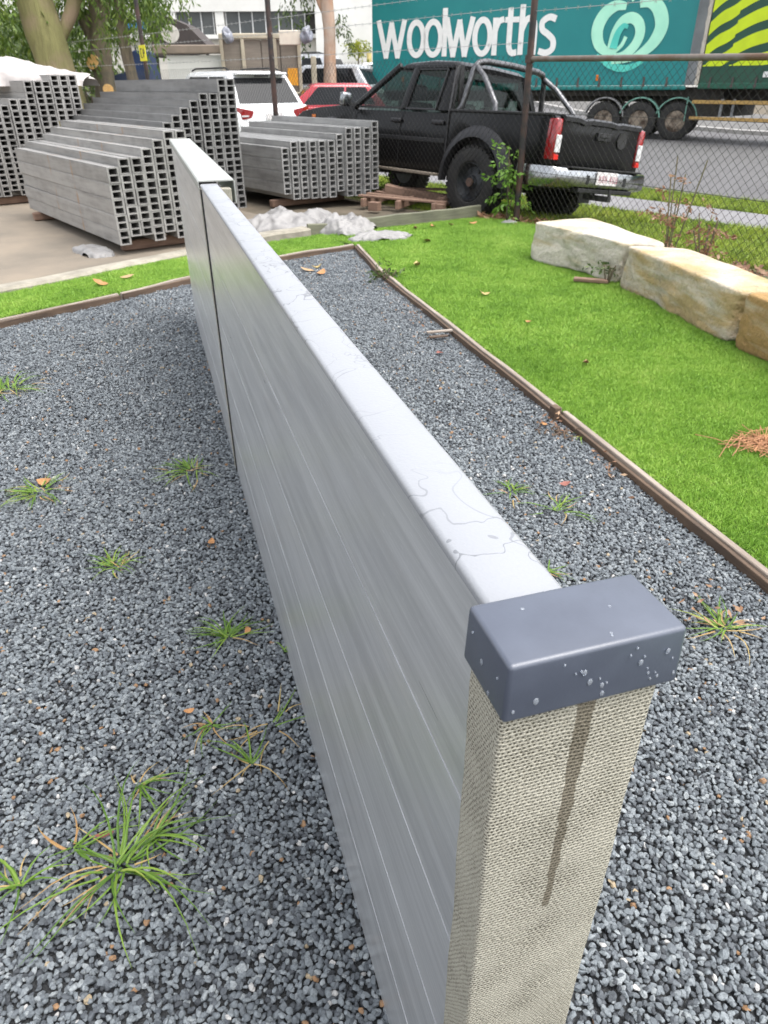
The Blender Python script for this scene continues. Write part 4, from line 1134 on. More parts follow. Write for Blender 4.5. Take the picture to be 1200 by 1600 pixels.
# ---------------- two curtain-sided trailers
teal = M('teal_curtain', (.010, .205, .205), (.008, .185, .19), .38, 0, 1.2, bump=.25, bscale=3, rand=False)
teal_rail = M('teal_rail', (.012, .19, .175), (.01, .14, .13), .4, 0, 4)
dkgreen = M('dark_green_curtain', (.022, .085, .055), (.018, .07, .045), .4, 0, 1.5, bump=.2, bscale=3, rand=False)
lime = M('lime_print', (.62, .78, .015), (.55, .70, .015), .5, 0, 3)
print_white = M('white_print', (.80, .80, .77), (.72, .73, .70), .5, 0, 8)
mint_print = M('mint_print', (.42, .80, .60), (.34, .72, .54), .5, 0, 2)
mint_fade = M('mint_print_deep', (.10, .62, .50), (.07, .5, .42), .5, 0, 2)
trailer_grey = M('grey_bulkhead', (.26, .265, .27), (.18, .185, .19), .45, .2, 2)
mint_guard = M('mint_mudguard', (.16, .34, .27), (.12, .26, .21), .5, 0, 6)
grey_guard = M('grey_mudguard', (.26, .26, .26), (.2, .2, .2), .5, 0, 6)
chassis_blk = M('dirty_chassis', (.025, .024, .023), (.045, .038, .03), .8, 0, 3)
rail_yel = M('yellow_side_rail', (.48, .30, .09), (.38, .24, .08), .6, 0, 5)
strap_mat = M('strap_webbing', (.10, .085, .075), (.07, .06, .055), .7, 0, 8)
rim_alu = M('dirty_alloy_rim', (.30, .25, .20), (.07, .05, .04), .35, .8, 5, amount=.3)
cream_torn = M('cream_edge_strip', (.60, .55, .47), (.45, .40, .33), .7, 0, 9)
def stroke(path, w, y=0):
    """a flat band with round ends following path in the x-z plane, as plate geometry 4 mm thick; w number or list"""
    P = [Vector((a, 0, b)) for a, b in path]; n = len(P); ws = w if isinstance(w, (list, tuple)) else [w] * n
    left, right = [], []
    for i, p in enumerate(P):
        d = (P[min(i + 1, n - 1)] - P[max(i - 1, 0)]).normalized(); nr = Vector((-d.z, 0, d.x))
        left.append(p + nr * ws[i] / 2); right.append(p - nr * ws[i] / 2)
    mb = MB(); vs = []
    for a, b in zip(left, right): vs += [(a.x, y, a.z), (b.x, y, b.z), (a.x, y + .004, a.z), (b.x, y + .004, b.z)]
    fs = []
    for i in range(n - 1):
        k = i * 4; fs += [(k, k + 1, k + 5, k + 4), (k + 2, k + 6, k + 7, k + 3), (k, k + 4, k + 6, k + 2), (k + 1, k + 3, k + 7, k + 5)]
    fs += [(0, 2, 3, 1), ((n - 1) * 4, (n - 1) * 4 + 1, (n - 1) * 4 + 3, (n - 1) * 4 + 2)]
    mb.add(vs, fs); return mb
def dense(path, n=10):
    """Catmull-Rom through the points"""
    P = [Vector((a, b)) for a, b in path]; out = []
    for i in range(len(P) - 1):
        p0, p1, p2, p3 = P[max(i - 1, 0)], P[i], P[i + 1], P[min(i + 2, len(P) - 1)]
        for k in range(n):
            t = k / n
            out.append(tuple(.5 * ((2 * p1) + (p2 - p0) * t + (2 * p0 - 5 * p1 + 4 * p2 - p3) * t * t + (3 * p1 - p0 - 3 * p2 + p3) * t ** 3)))
    out.append(tuple(P[-1])); return out
def ell(cx, cz, rx, rz, a0=0, a1=360, n=36): return [(cx + rx * math.cos(R(a0 + (a1 - a0) * i / n)), cz + rz * math.sin(R(a0 + (a1 - a0) * i / n))) for i in range(n + 1)]
# front trailer: local +X forward (away left), left side (y=0 plane) faces the camera; x = 0 at its rear
t1 = thing('curtain_trailer', 'teal supermarket trailer with white lettering and mint apple logo across the road', 'trailer', (8.80, 23.8, -.15), head(-65))
ZB, ZTOP, LT, WT = 1.42, 4.45, 10.06, 2.5
def loc1(z): return z + .15
rings = []
for i in range(41):            # curtain: slightly wavy sheet
    x = .05 + (LT - .1) * i / 40; w = lambda z: .012 * math.sin(x * 5.2) * (1 if z < 2 else .6)
    rings.append([(x, w(1.5), ZB), (x, w(1.8), 2.0), (x, .004, 3.0), (x, w(3), ZTOP - .12), (x, -.05, ZTOP - .12), (x, -.05, ZB)])
MB().loft(rings).build('curtain', teal, t1, smooth=30)
MB().box((LT / 2, -WT / 2, (ZB + ZTOP) / 2), (LT - .02, WT - .14, ZTOP - ZB - .05)).build('load_box', teal_rail, t1)
MB().box((LT / 2, -.02, ZTOP - .05), (LT, .10, .16)).build('roof_rail', chassis_blk, t1, bevel=.02)
MB().box((LT / 2, .006, 1.36), (LT, .05, .11)).build('side_rail', teal_rail, t1, bevel=.015, smooth=40)
MB().box((.02, -WT / 2, (ZB + ZTOP) / 2), (.05, WT, ZTOP - ZB)).build('rear_frame', trailer_grey, t1)
bk = MB().box((0, .018, 1.50), (.05, .016, .26)).box((0, .028, 1.42), (.07, .02, .07)).mesh('strap', strap_mat)
for i in range(15):
    link('strap', bk, t1, (.55 + i * .64, 0, 0))
for x in (2.55, 5.9, 8.9):
    MB().box((x, .03, 1.62), (.07, .02, .15)).build('side_marker', orange_lens, t1, bevel=.008)
# chassis, axles, guards
MB().box((LT / 2, -WT / 2, 1.14), (LT, 1.0, .30)).box((LT / 2, -.3, 1.22), (LT, .08, .14)).build('chassis', chassis_blk, t1)
for k, x in enumerate((.13, 1.18, 2.23)):
    for y in (-.17, -WT + .17):
        w = wheel(t1, x, y, .50, .30, .28, rim_alu, 'steel', 'trailer')
    if True:
        g = MB(); rr_ = []
        for (ax_, az_) in arc(x, .52, .575, 18, 172, 14):
            rr_.append([(ax_, .0, az_), (ax_, -.34, az_), (ax_ + (ax_ - x) * .06, -.34, az_ + (az_ - .52) * .06), (ax_ + (ax_ - x) * .06, .0, az_ + (az_ - .52) * .06)])
        MB().loft(rr_).build('mudguard', grey_guard if k == 2 else mint_guard, t1, smooth=50)
MB().box((-.12, -.18, .82), (.03, .36, .62)).build('mud_flap', mint_guard, t1)
# lettering
def letters():
    S, B0 = .165, 2.12 + .15; X = .94
    def put(name, mb):
        o = mb.build(name, print_white, t1); return o
    y = .016
    def W_(x0, x1):
        w = x0 - x1; return [(x0, B0 + X), (x0 - w * .27, B0), (x0 - w * .5, B0 + X * .93), (x0 - w * .73, B0), (x1, B0 + X)]
    for x0, x1 in ((9.76, 8.86), (7.40, 6.56)):
        P = W_(x0, x1); wm = MB()
        for i in range(4):
            a, c = Vector(P[i]), Vector(P[i + 1]); d = (c - a).normalized() * .05
            q = stroke([tuple(a - d), tuple(c + d)], S, y + .0006 * i); wm.add(q.v, q.f)
        put('letter', wm)
    for cx, rx in ((8.44, .30), (7.86, .31), (6.22, .30)): put('letter', stroke(ell(cx, B0 + X / 2 - .01, rx - S / 2 + .03, X / 2 - S / 2 + .05), S, y))
    put('letter', stroke([(7.47, B0 - .03), (7.47, B0 + 1.24)], S, y))
    r = stroke([(5.82, B0 - .03), (5.82, B0 + X)], S, y); r2 = stroke(dense([(5.82, B0 + X * .62), (5.72, B0 + X * .88), (5.55, B0 + X * .95)]), S * .95, y + .0005); r.add(r2.v, r2.f); put('letter', r)
    tt = stroke(dense([(5.36, B0 + 1.17), (5.36, B0 + .5), (5.35, B0 + .18), (5.26, B0 + .03), (5.10, B0 + .04)]), S, y); t2 = stroke([(5.52, B0 + X * .93), (5.08, B0 + X * .93)], S * .85, y + .0005); tt.add(t2.v, t2.f); put('letter', tt)
    h = stroke([(4.99, B0 - .03), (4.99, B0 + 1.24)], S, y); h2 = stroke(dense([(4.99, B0 + X * .62), (4.86, B0 + X * .90), (4.70, B0 + X * .93), (4.59, B0 + X * .72), (4.58, B0 - .03)]), S, y + .0005); h.add(h2.v, h2.f); put('letter', h)
    put('letter', stroke(dense([(3.96, B0 + X * .90), (4.16, B0 + X * .96), (4.36, B0 + X * .84), (4.35, B0 + X * .64), (4.16, B0 + X * .50), (4.00, B0 + X * .34), (4.00, B0 + X * .12), (4.18, B0 + .01), (4.42, B0 + .06)]), S, y))
letters()
# apple-shaped emblem: two lobes, an inner loop and a leaf
def emblem():
    o = .15; y = .016
    L1 = dense([(1.98, 3.20 + o), (2.28, 3.22 + o), (2.58, 3.02 + o), (2.72, 2.66 + o), (2.60, 2.28 + o), (2.28, 2.10 + o), (2.0, 2.24 + o), (1.88, 2.48 + o)])
    n = len(L1); b = stroke(L1, [.10 + .24 * math.sin(math.pi * min(1, (i / n) * 1.15 + .08)) for i in range(n)], y).build('emblem_lobe', mint_print, t1)
    L2 = dense([(1.62, 3.24 + o), (1.34, 3.28 + o), (1.08, 3.10 + o), (.94, 2.72 + o), (1.08, 2.34 + o), (1.40, 2.06 + o), (1.78, 1.90 + o), (2.2, 1.86 + o)])
    n = len(L2); stroke(L2, [.10 + .26 * math.sin(math.pi * min(1, (i / n) * 1.05 + .1)) for i in range(n)], y + .001).build('emblem_lobe', mint_print, t1)
    L3 = dense([(2.26, 2.20 + o), (2.20, 2.56 + o), (2.04, 2.84 + o), (1.80, 2.93 + o), (1.58, 2.80 + o), (1.50, 2.54 + o), (1.60, 2.26 + o), (1.86, 2.02 + o), (2.14, 1.96 + o)])
    n = len(L3); stroke(L3, [.22 + .05 * math.sin(math.pi * i / n) for i in range(n)], y + .005).build('emblem_loop', mint_print, t1)
    L4 = dense([(2.20, 2.20 + o), (2.12, 2.56 + o), (1.98, 2.74 + o), (1.86, 2.70 + o)]); n = len(L4)
    stroke(L4, [.22 - .14 * i / n for i in range(n)], y + .009).build('emblem_shade', mint_fade, t1)
    L5 = dense([(2.64, 2.06 + o), (2.3, 1.82 + o), (1.8, 1.70 + o), (1.3, 1.86 + o)]); n = len(L5)
    stroke(L5, [.05 + .14 * math.sin(math.pi * i / n) for i in range(n)], y - .002).build('emblem_base', mint_fade, t1)
    L6 = dense([(1.84, 3.30 + o), (1.78, 3.48 + o), (1.62, 3.66 + o), (1.46, 3.72 + o)]); n = len(L6)
    stroke(L6, [.02 + .20 * math.sin(math.pi * i / n) for i in range(n)], y).build('emblem_leaf', mint_print, t1)
emblem()
# rear trailer: local +X forward; x = 0 where its curtain starts, front bulkhead ahead
t2 = thing('curtain_trailer', 'dark green trailer with lime wavy chevrons and yellow side rails, mostly cut off', 'trailer', (9.0, 23.4, -.15), head(-38))
L2 = 13.0
MB().box((-L2 / 2, -WT / 2, (ZB + ZTOP) / 2), (L2, WT, ZTOP - ZB)).build('curtain_box', dkgreen, t2, bevel=.03)
MB().box((-L2 / 2, .012, 1.40), (L2, .05, .14)).build('side_rail', M('green_rail', (.02, .11, .07), (.015, .08, .05), .4), t2, bevel=.015)
MB().prism([(.10, -.02), (.62, -.10), (.90, -.34), (.95, -WT / 2), (.90, -WT + .34), (.62, -WT + .1), (.10, -WT)], ZB, ZTOP, 'z').build('front_bulkhead', trailer_grey, t2, smooth=40)
rr = random.Random(8); rings = []
for i in range(40):
    z = ZB + (ZTOP - ZB) * i / 39; w = .05 + .03 * rr.random()
    rings.append([(.02, -.03, z), (.02 + w + .04, -.03, z), (.02 + w + .04, .015, z), (.02, .02, z)])
MB().loft(rings).build('torn_edge_strip', cream_torn, t2)
for i in range(18):
    link('strap', bk, t2, (-.35 - i * .66, .012, -.02))
def chevrons():
    y = .006
    for colu, (xa, xb, up) in enumerate(((-.02, -.80, 1), (-.80, -2.2, 1), (-2.2, -3.6, -1))):
        for k in range(7):
            z0 = 1.55 + k * .52
            # each band climbs to the right in a soft wave
            path = []
            for i in range(13):
                f = i / 12; x = xa + (xb - xa) * f; z = z0 + .46 * f + .03 * math.sin(f * math.pi * 2 - .6)
                path.append((x, z))
            top = [(x, min(ZTOP - .05, max(1.74, z + .17))) for x, z in path]; bot = [(x, min(ZTOP - .05, max(1.72, z - .14))) for x, z in path]
            pts = [(x, y, z) for x, z in top] + [(x, y, z) for x, z in bot[::-1]]
            mb = MB(); n = 13
            vs = []; 
            for (xt, zt2), (xo, zo) in zip(top, bot): vs += [(xt, y, zt2 + .15), (xo, y, zo + .15), (xt, y - .004, zt2 + .15), (xo, y - .004, zo + .15)]
            fs = []
            for i in range(n - 1):
                q = i * 4; fs += [(q, q + 1, q + 5, q + 4), (q + 2, q + 6, q + 7, q + 3), (q, q + 4, q + 6, q + 2), (q + 1, q + 3, q + 7, q + 5)]
            mb.add(vs, fs).build('lime_band', lime, t2)
chevrons()
MB().box((-1.9, .016, 1.66), (.16, .012, .13)).build('round_sticker', print_white, t2, bevel=.05)
for z in (.62 + .36, .60): MB().box((-L2 / 2 + .6, -.02, z if z < .9 else 1.01), (L2 - 1.0, .05, .09)).build('under_rail', rail_yel, t2, bevel=.01)
for x in (-.8, -1.15, -3.4, -6): MB().box((x, -.05, .84), (.07, .04, .5)).build('rail_post', trailer_grey, t2)
MB().box((-L2 / 2, -WT / 2, 1.14), (L2, 1.1, .40)).build('chassis', chassis_blk, t2)
for k, x in enumerate((-9.2, -10.4, -11.6)):
    for y in (-.17, -WT + .17): wheel(t2, x, y, .50, .30, .28, rim_alu, 'steel', 'trailer')
MB().box((.5, -WT / 2, 1.0), (2.3, 1.9, .72)).build('coupling', chassis_blk, t2)  # coupling, made oversized to fill the bright gap below the trailers with dark
MB().box((-L2 / 2, -WT / 2, .78), (L2 - 4.5, 1.5, .66)).build('under_shade_box', chassis_blk, t2)  # added dark box, stands in for the shade under the trailer

# ------------------------------------------------------------------ background buildings and vehicles
def at(px, Y, z=0.):
    """point at forward distance Y on the bearing of the measured image column"""
    return Vector(((px - 600) / 1292 * Y, Y, z))
bw = M('white_render', (.74, .73, .69), (.66, .65, .61), .8, 0, .7, bump=.05, bscale=20)
bw2 = M('cream_render', (.62, .59, .52), (.54, .51, .45), .85, 0, .7)
win_glass = M('office_glass', (.06, .068, .072), (.10, .105, .105), .12, 0, .8)
mull = M('white_mullion', (.70, .70, .69), None, .5)
dark_metal = M('dark_cladding', (.035, .032, .032), (.05, .045, .04), .6, 0, 3)
GB = .95
bl = thing('white_building', 'white two storey building with band of grey windows behind the trees', 'building', (0, 44, GB))
bl.scale = (1, 1, .87)
def Bx(name, x0, x1, z0, z1, y0, y1, m, parent=bl): return MB().box(((x0 + x1) / 2, (y0 + y1) / 2, (z0 + z1) / 2), (x1 - x0, y1 - y0, z1 - z0)).build(name, m, parent)
Bx('upper_wall', -34, -3.35, 4.12, 7.6, 0, 12, bw)
Bx('lower_wall', -34, -3.35, 0, 2.95, .35, 12, bw2)
Bx('window_recess', -34, -3.35, 2.95, 4.12, .6, 11, dark_metal)
Bx('sill_band', -34, -3.35, 2.80, 3.0, .0, .5, bw)
MB().box((8.3, 5.8, 3.5), (23.2, 13, 9)).build('wing_wall', bw, bl)
for x0, x1 in ((-16.5, -13.9), (-13.2, -10.9), (-10.5, -8.6), (-7.95, -3.9)):
    w = Bx('window', x0, x1, 2.98, 4.12, .30, .36, win_glass); n = max(2, int((x1 - x0) / .62))
    for i in range(n + 1): MB().box((x0 + (x1 - x0) * i / n, .28, 3.55), (.055, .07, 1.14)).build('mullion', mull, w)
for x in (-13.55, -10.7, -8.25): Bx('pier', x - .22, x + .22, 2.95, 4.14, .05, .6, bw)
MB().box((-3.05, .9, 2.5), (.50, .3, 3.4)).build('downpipe_panel', M('grey_panel', (.22, .21, .22), None, .6), bl)
MB().box((-2.75, .75, .9), (.5, .3, 1.9)).build('doorway', dark_metal, bl)
MB().box((-4.4, .3, 1.15), (1.9, .2, .5)).build('roller_opening', dark_metal, bl)
# tan crate body on a truck
ct = thing('crate_truck', 'tan slatted crate body with cream posts on a truck behind the white SUV', 'truck', at(415, 25.2, .55), R(4)); ct.scale = (1, 1, .89)
cream = M('cream_frame', (.46, .41, .31), (.36, .32, .24), .7, 0, 4)
tanp = M('tan_crate_panel', (.235, .205, .17), (.19, .165, .135), .8, 0, 2, stretch=(1, 1, 8))
for i in range(4):
    MB().box((-1.08 + i * .56 + .28, 0, 1.42), (.53, .05, 1.52)).build('crate_panel', tanp, ct)
for x in (-1.12, -.50, .45, 1.16): MB().box((x, -.05, 1.46), (.10, .10, 1.68)).build('crate_post', cream, ct, bevel=.01)
MB().box((.02, -.04, 2.28), (2.4, .14, .16)).build('top_rail', cream, ct, bevel=.03)
MB().box((.02, -.04, .60), (2.4, .2, .16)).build('bottom_rail', cream, ct, bevel=.02)
MB().box((0, 1.0, 1.40), (2.3, 1.9, 1.5)).build('crate_body', tanp, ct)
MB().box((.95, -.12, .38), (.55, .3, .34)).build('tool_box', cream, ct, bevel=.03)
MB().box((-.2, 1.0, .42), (2.6, .9, .2)).build('chassis', chassis_blk, ct)
for x in (-.7, .6):
    for y in (.15, 1.85): wheel(ct, x, y, .42, .25, .24, silver_paint, 'steel', 'truck').scale = (1, -1 if y < 1 else 1, 1)
og = tag(MB().box((0, 0, 0), (.30, .02, .44)).build('orange_sign', M('orange_sheet', (.80, .36, .02), (.72, .30, .015), .5), bevel=.004), 'small plain orange sheet fixed to the corner of the tan crate', 'sign'); og.location = at(463, 25.0, 1.55)
wbx = tag(MB().box((0, 0, 0), (.62, .12, .36)).build('cream_board', M('cream_board', (.66, .60, .50), (.60, .54, .45), .6), bevel=.02), 'plain cream board above the tan crate beside black fence post', 'board'); wbx.location = at(462, 24.8, 2.52)
for i, (px, lb) in enumerate(((368, 'grey plastic bag tied over the left top corner of the tan crate'), (487, 'grey plastic bag tied over the right top corner of the tan crate'))):
    p = at(px, 24.7, 2.58)
    bm = bmesh.new(); bmesh.ops.create_icosphere(bm, subdivisions=3, radius=.16)
    for v in bm.verts: v.co *= 1 + .55 * noise.noise(v.co * 7 + Vector((i * 5, 0, 0))); v.co.z *= 1.25
    me = bpy.data.meshes.new('plastic_bag'); bm.to_mesh(me); bm.free(); me.materials.append(M('grey_bag', (.22, .23, .27), (.16, .17, .2), .35, 0, 8))
    tag(link('plastic_bag', me, None, p), lb, 'plastic bag', 'bags tied on the crate corners')
wh = thing('white_hoarding', 'white panel wall with brown rail on top left of the tan crate', 'panel wall', at(317, 25.6, .5), R(3)); wh.scale = (1, 1, .88)
MB().box((0, 0, 1.1), (1.80, .08, 1.5)).build('panel', M('white_panel', (.66, .66, .62), (.6, .6, .56), .6, 0, 2), wh)
MB().box((-.15, -.05, 2.02), (2.25, .16, .26)).build('top_rail', M('brown_rail', (.25, .20, .155), (.19, .155, .12), .7, 0, 3), wh, bevel=.03)
hut = thing('dark_awning', 'dark brown pitched awning roof standing behind the white panel wall', 'awning', at(293, 31, .7)); hut.scale = (1, 1, .88)
MB().prism([(-1.05, 1.75), (-1.0, 2.9), (-.35, 3.15), (.35, 2.85), (1.05, 2.1), (1.05, 1.95)], 0, 2.0).build('roof', M('brown_roof', (.055, .042, .038), (.04, .032, .03), .7), hut)
for x in (-.95, .95): MB().box((x, .2, .9), (.1, .1, 2)).build('post', dark_metal, hut)
ws = thing('round_sign', 'pale round sign on a thin pole in front of the dark awning', 'sign', at(281, 29, .6)); ws.scale = (1, 1, .88)
MB().tube([(0, 0, 0), (0, 0, 2.3)], .03, 8).build('pole', dark_metal, ws)
MB().lathe([(.001, -.03), (.30, -.03), (.30, .03), (.001, .03)], 24, (0, 0, 2.55)).build('disc', M('pale_disc', (.62, .58, .52), None, .6), ws)
bs = thing('banner_flag', 'white and blue banner on a pole among drooping leaves', 'banner', at(225, 27, .5)); bs.scale = (1, 1, .88)
MB().tube([(0, 0, 0), (0, 0, 3.1)], .03, 8).build('pole', dark_metal, bs)
MB().prism([(-.50, 2.72), (-.42, 2.98), (-.1, 3.25), (.3, 3.15), (.48, 2.72), (.1, 2.35), (-.12, 2.38)], -.02, .02).build('cloth', M('banner_white', (.74, .72, .70), None, .7), bs)
MB().box((0, -.03, 2.80), (.98, .03, .22)).build('blue_band', M('banner_blue', (.04, .24, .60), None, .6), bs)
tp = thing('blue_tarpaulin', 'dark blue tarpaulin cover with slanted side behind the tall stack', 'tarpaulin', at(208, 21, .35)); tp.scale = (1, 1, .9)
MB().prism([(-.48, 0), (.62, 0), (.42, 1.95), (.18, 1.95), (.05, 1.5), (-.42, 1.35)], 0, 1.2).build('cover', M('navy_tarp', (.018, .045, .13), (.012, .03, .09), .5, 0, 3, bump=.4, bscale=6), tp, bevel=.04)
sgn = thing('warning_sign', 'small yellow sign with dark marks fixed to the fence left of the white panel', 'sign', A + FD * 9.95 + Vector((-.02, -.07, 1.90)), head(-38))
MB().box((0, 0, 0), (.30, .012, .26)).build('plate', M('sign_yellow', (.72, .66, .02), (.65, .6, .02), .5), sgn)
ink = M('sign_ink', (.04, .04, .03), None, .6)
for dx, dz, w_, h_ in ((.075, .0, .018, .14), (.045, .07, .06, .02), (.045, -.07, .06, .02), (-.045, .0, .018, .14), (-.075, .0, .05, .02), (-.10, .03, .018, .08)):
    MB().box((dx, .009, dz), (w_, .006, h_)).build('mark', ink, sgn); 
# cars further along the street
p = at(508, 28.5); make_car('silver wagon with red tail light parked behind the pinkish tree trunk', 'car', (p.x, p.y, .40), -68, silver_paint, 4.4, 1.78, 1.52)
p = at(452, 33); make_car('silver four wheel drive with dark windows behind the silver wagon', 'car', (p.x + .3, p.y, .50), -70, silver_paint, 4.6, 1.85, 1.85, rails=True)
p = at(500, 23.0); rc = make_car('red car with pale stripes on its bonnet beyond the black ute bonnet', 'car', (p.x, p.y, -.02), -100, red_paint, 3.9, 1.7, 1.42)
p = at(590, 38); make_car('white car mostly hidden behind yellow hedge and black ute cab', 'car', (p.x, p.y, .72), -80, white_paint, 4.3, 1.75, 1.46)
bol = tag(MB().box((0, 0, .5), (.16, .16, 1.7)).build('timber_post', cream, bevel=.02), 'pale square timber post before the silver wagon', 'post'); bol.location = at(496, 26.3, .75)
bo2 = tag(MB().tube([(0, 0, 0), (0, 0, 1.6)], .12, 12).build('bollard', M('yellow_bollard', (.62, .50, .20), None, .6), smooth=50), 'dull yellow bollard by the white wall beside the teal trailer', 'bollard'); bo2.location = at(582, 40, 1.0)

# ------------------------------------------------------------------ trees, shrubs, hedge
def bark(name, c1, c2, c3, stretch=(6, 6, 1.2)):
    m, t, b = base_mat(name); co = t.coords(); n = t.noise(t.vmath('MULTIPLY', co, stretch), 1.6, 6, .7, .5); n2 = t.noise(co, 1.6, 4)
    c = t.mix(t.ramp(n, [(.35, 0.), (.65, 1.)]), c2, c1); c = t.mix(t.ramp(n2, [(.45, 0.), (.7, .8)]), c, c3)
    t.link(c, b.inputs['Base Color']); b.inputs['Roughness'].default_value = .9; t.link(t.bump(n, .8, .05), b.inputs['Normal']); return m
bark_moss = bark('mossy_bark', (.20, .19, .075), (.14, .13, .05), (.24, .17, .12))
bark_brown = bark('brown_bark', (.20, .16, .11), (.10, .08, .06), (.16, .15, .08))
bark_pink = bark('pinkish_peeling_bark', (.50, .32, .22), (.38, .23, .15), (.46, .40, .34))
cut_wood = M('fresh_cut_wood', (.70, .43, .16), (.60, .34, .11), .8, 0, 9)
def leaf_mat(name, stops):
    m, t, b = base_mat(name); g = t.new('ShaderNodeNewGeometry')
    k = t.math('MULTIPLY_ADD', g.outputs['Random Per Island'], .6, t.math('MULTIPLY', t.noise(g.outputs['Position'], 1.4, 3), .45))
    c = t.ramp(k, stops); t.link(c, b.inputs['Base Color']); b.inputs['Roughness'].default_value = .5
    tr = t.new('ShaderNodeBsdfTranslucent'); t.link(c, tr.inputs[0]); mx = t.new('ShaderNodeMixShader'); mx.inputs[0].default_value = .35
    t.link(b.outputs[0], mx.inputs[1]); t.link(tr.outputs[0], mx.inputs[2]); t.link(mx.outputs[0], t.n['Material Output'].inputs[0]); return m
leaf_green = leaf_mat('pepper_tree_leaves', [(.15, (.045, .085, .012)), (.45, (.085, .15, .02)), (.7, (.14, .215, .03)), (.95, (.22, .28, .05))])
leaf_dark = leaf_mat('dark_tree_leaves', [(.15, (.028, .055, .012)), (.5, (.055, .095, .02)), (.9, (.12, .16, .035))])
leaf_yel = leaf_mat('hedge_leaves', [(.15, (.10, .15, .012)), (.5, (.22, .27, .02)), (.9, (.42, .40, .03))])
leaf_fresh = leaf_mat('fresh_weed_leaves', [(.15, (.07, .16, .015)), (.5, (.13, .27, .03)), (.9, (.22, .38, .06))])
def foliage(centres, n, size, aspect, mat, seed, droop=.7, parent=None, name='crown'):
    """centres: (x,y,z,rx,ry,rz); many narrow drooping leaves gathered in sprays"""
    rr = random.Random(seed); vs, fs = [], []
    tot = sum(c[3] * c[4] * c[5] for c in centres)
    for c in centres:
        k = int(n * c[3] * c[4] * c[5] / tot); sprays = max(3, k // 14)
        for s in range(sprays):
            while True:
                a, b, d = rr.uniform(-1, 1), rr.uniform(-1, 1), rr.uniform(-1, 1)
                r = a * a + b * b + d * d
                if r < 1 and rr.random() < .25 + r: break
            if noise.noise(Vector((a * 2.2 + seed, b * 2.2, d * 2.2))) < -.18: continue
            base = Vector((c[0] + a * c[3], c[1] + b * c[4], c[2] + d * c[5]))
            dirv = Vector((rr.uniform(-1, 1), rr.uniform(-1, 1), -droop * 2 + rr.uniform(-.5, .5))).normalized()
            for i in range(14):
                p = base + dirv * (i * size * .28) + Vector((rr.uniform(-1, 1), rr.uniform(-1, 1), rr.uniform(-1, 1))) * size * .35
                ld = (dirv + Vector((rr.uniform(-1, 1), rr.uniform(-1, 1), rr.uniform(-.8, .5))) * .9).normalized()
                sd_ = ld.cross(Vector((rr.uniform(-1, 1), rr.uniform(-1, 1), rr.uniform(-1, 1))))
                if sd_.length < .05: continue
                sd_.normalize(); L = size * rr.uniform(.6, 1.2); w = L * aspect
                q = len(vs); vs += [p, p + ld * L * .45 + sd_ * w, p + ld * L, p + ld * L * .45 - sd_ * w]; fs.append((q, q + 1, q + 2, q + 3))
    me = bpy.data.meshes.new(name); me.from_pydata([tuple(v) for v in vs], [], fs); me.materials.append(mat)
    o = bpy.data.objects.new(name, me); col.objects.link(o)
    if parent: o.parent = parent
    return o
def trunk(path, radii, mat, parent, name='trunk', seed=0, n=14):
    P = dense([(p[0], p[1]) for p in path], 8); Z = dense([(p[2], r) for p, r in zip(path, radii)], 8)
    rings = []
    for (x, y), (z, r) in zip(P, Z):
        ring = []
        for k in range(n):
            a = 2 * math.pi * k / n; rr = r * (1 + .16 * noise.noise(Vector((math.cos(a) * 1.4 + seed, math.sin(a) * 1.4, z * 1.3))) + .05 * noise.noise(Vector((math.cos(a) * 5, math.sin(a) * 5 + seed, z * 5))))
            ring.append((x + rr * math.cos(a), y + rr * math.sin(a), z))
        rings.append(ring)
    return MB().loft(rings).build(name, mat, parent, smooth=70)
# big mossy trunk on the left
p = at(106, 19.5, .25); tA = thing('large_tree', 'large leaning tree with thick mossy green trunk behind the left stack', 'tree', p)
trunk([(0, 0, -.3), (-.05, 0, .6), (-.18, 0, 1.8), (-.35, .1, 3.2), (-.5, .2, 5.5)], [.62, .47, .42, .40, .25], bark_moss, tA, seed=2)
trunk([(.05, .1, 2.0), (.45, .3, 2.7), (.9, .5, 4.0)], [.16, .17, .10], bark_moss, tA, 'limb', 5)
foliage([(-1.6, .5, 3.3, 1.7, 1.4, 1.5), (.6, 1.2, 4.2, 2.2, 1.6, 1.3), (-.9, .8, 2.1, .8, 1.0, .9), (.62, .9, 2.5, .55, .7, .95)], 12000, .17, .16, leaf_green, 3, .8, tA)
p = at(170, 20.5, .3); tB = thing('lopped_tree', 'brown tree with pale sawn limb ends beside the blue tarpaulin', 'tree', p)
trunk([(.05, 0, -.3), (-.02, 0, .8), (.05, 0, 1.9), (.22, 0, 3.0), (.2, .1, 5)], [.34, .27, .23, .24, .15], bark_brown, tB, seed=8)
trunk([(-.1, 0, 2.0), (-.42, .2, 2.8), (-.6, .3, 4.2)], [.14, .15, .09], bark_brown, tB, 'limb', 3)
for (x, y, z, r) in ((-.12, -.30, 1.55, .17), (.13, -.28, .98, .13)):
    l = MB().tube([(x * .3, 0, z - .12), (x, y, z)], [r * 1.1, r], 14).build('sawn_limb', bark_brown, tB, smooth=50)
    d = (Vector((x, y, z)) - Vector((x * .3, 0, z - .12))).normalized()
    MB().tube([Vector((x, y, z)), Vector((x, y, z)) + d * .012], [r * .97, r * .93], 18).build('cut_face', cut_wood, l)
foliage([(-.5, .8, 2.7, .9, .9, 1.2), (.9, 1.0, 3.3, 1.2, 1.0, .9), (1.1, .2, 4.2, 1.6, 1.3, 1.0)], 6000, .17, .15, leaf_green, 13, .9, tB)
p = at(212, 18.6, .2); tC = thing('pepper_tree', 'slim dark trunked tree with drooping bright leaves over the white panel', 'tree', p)
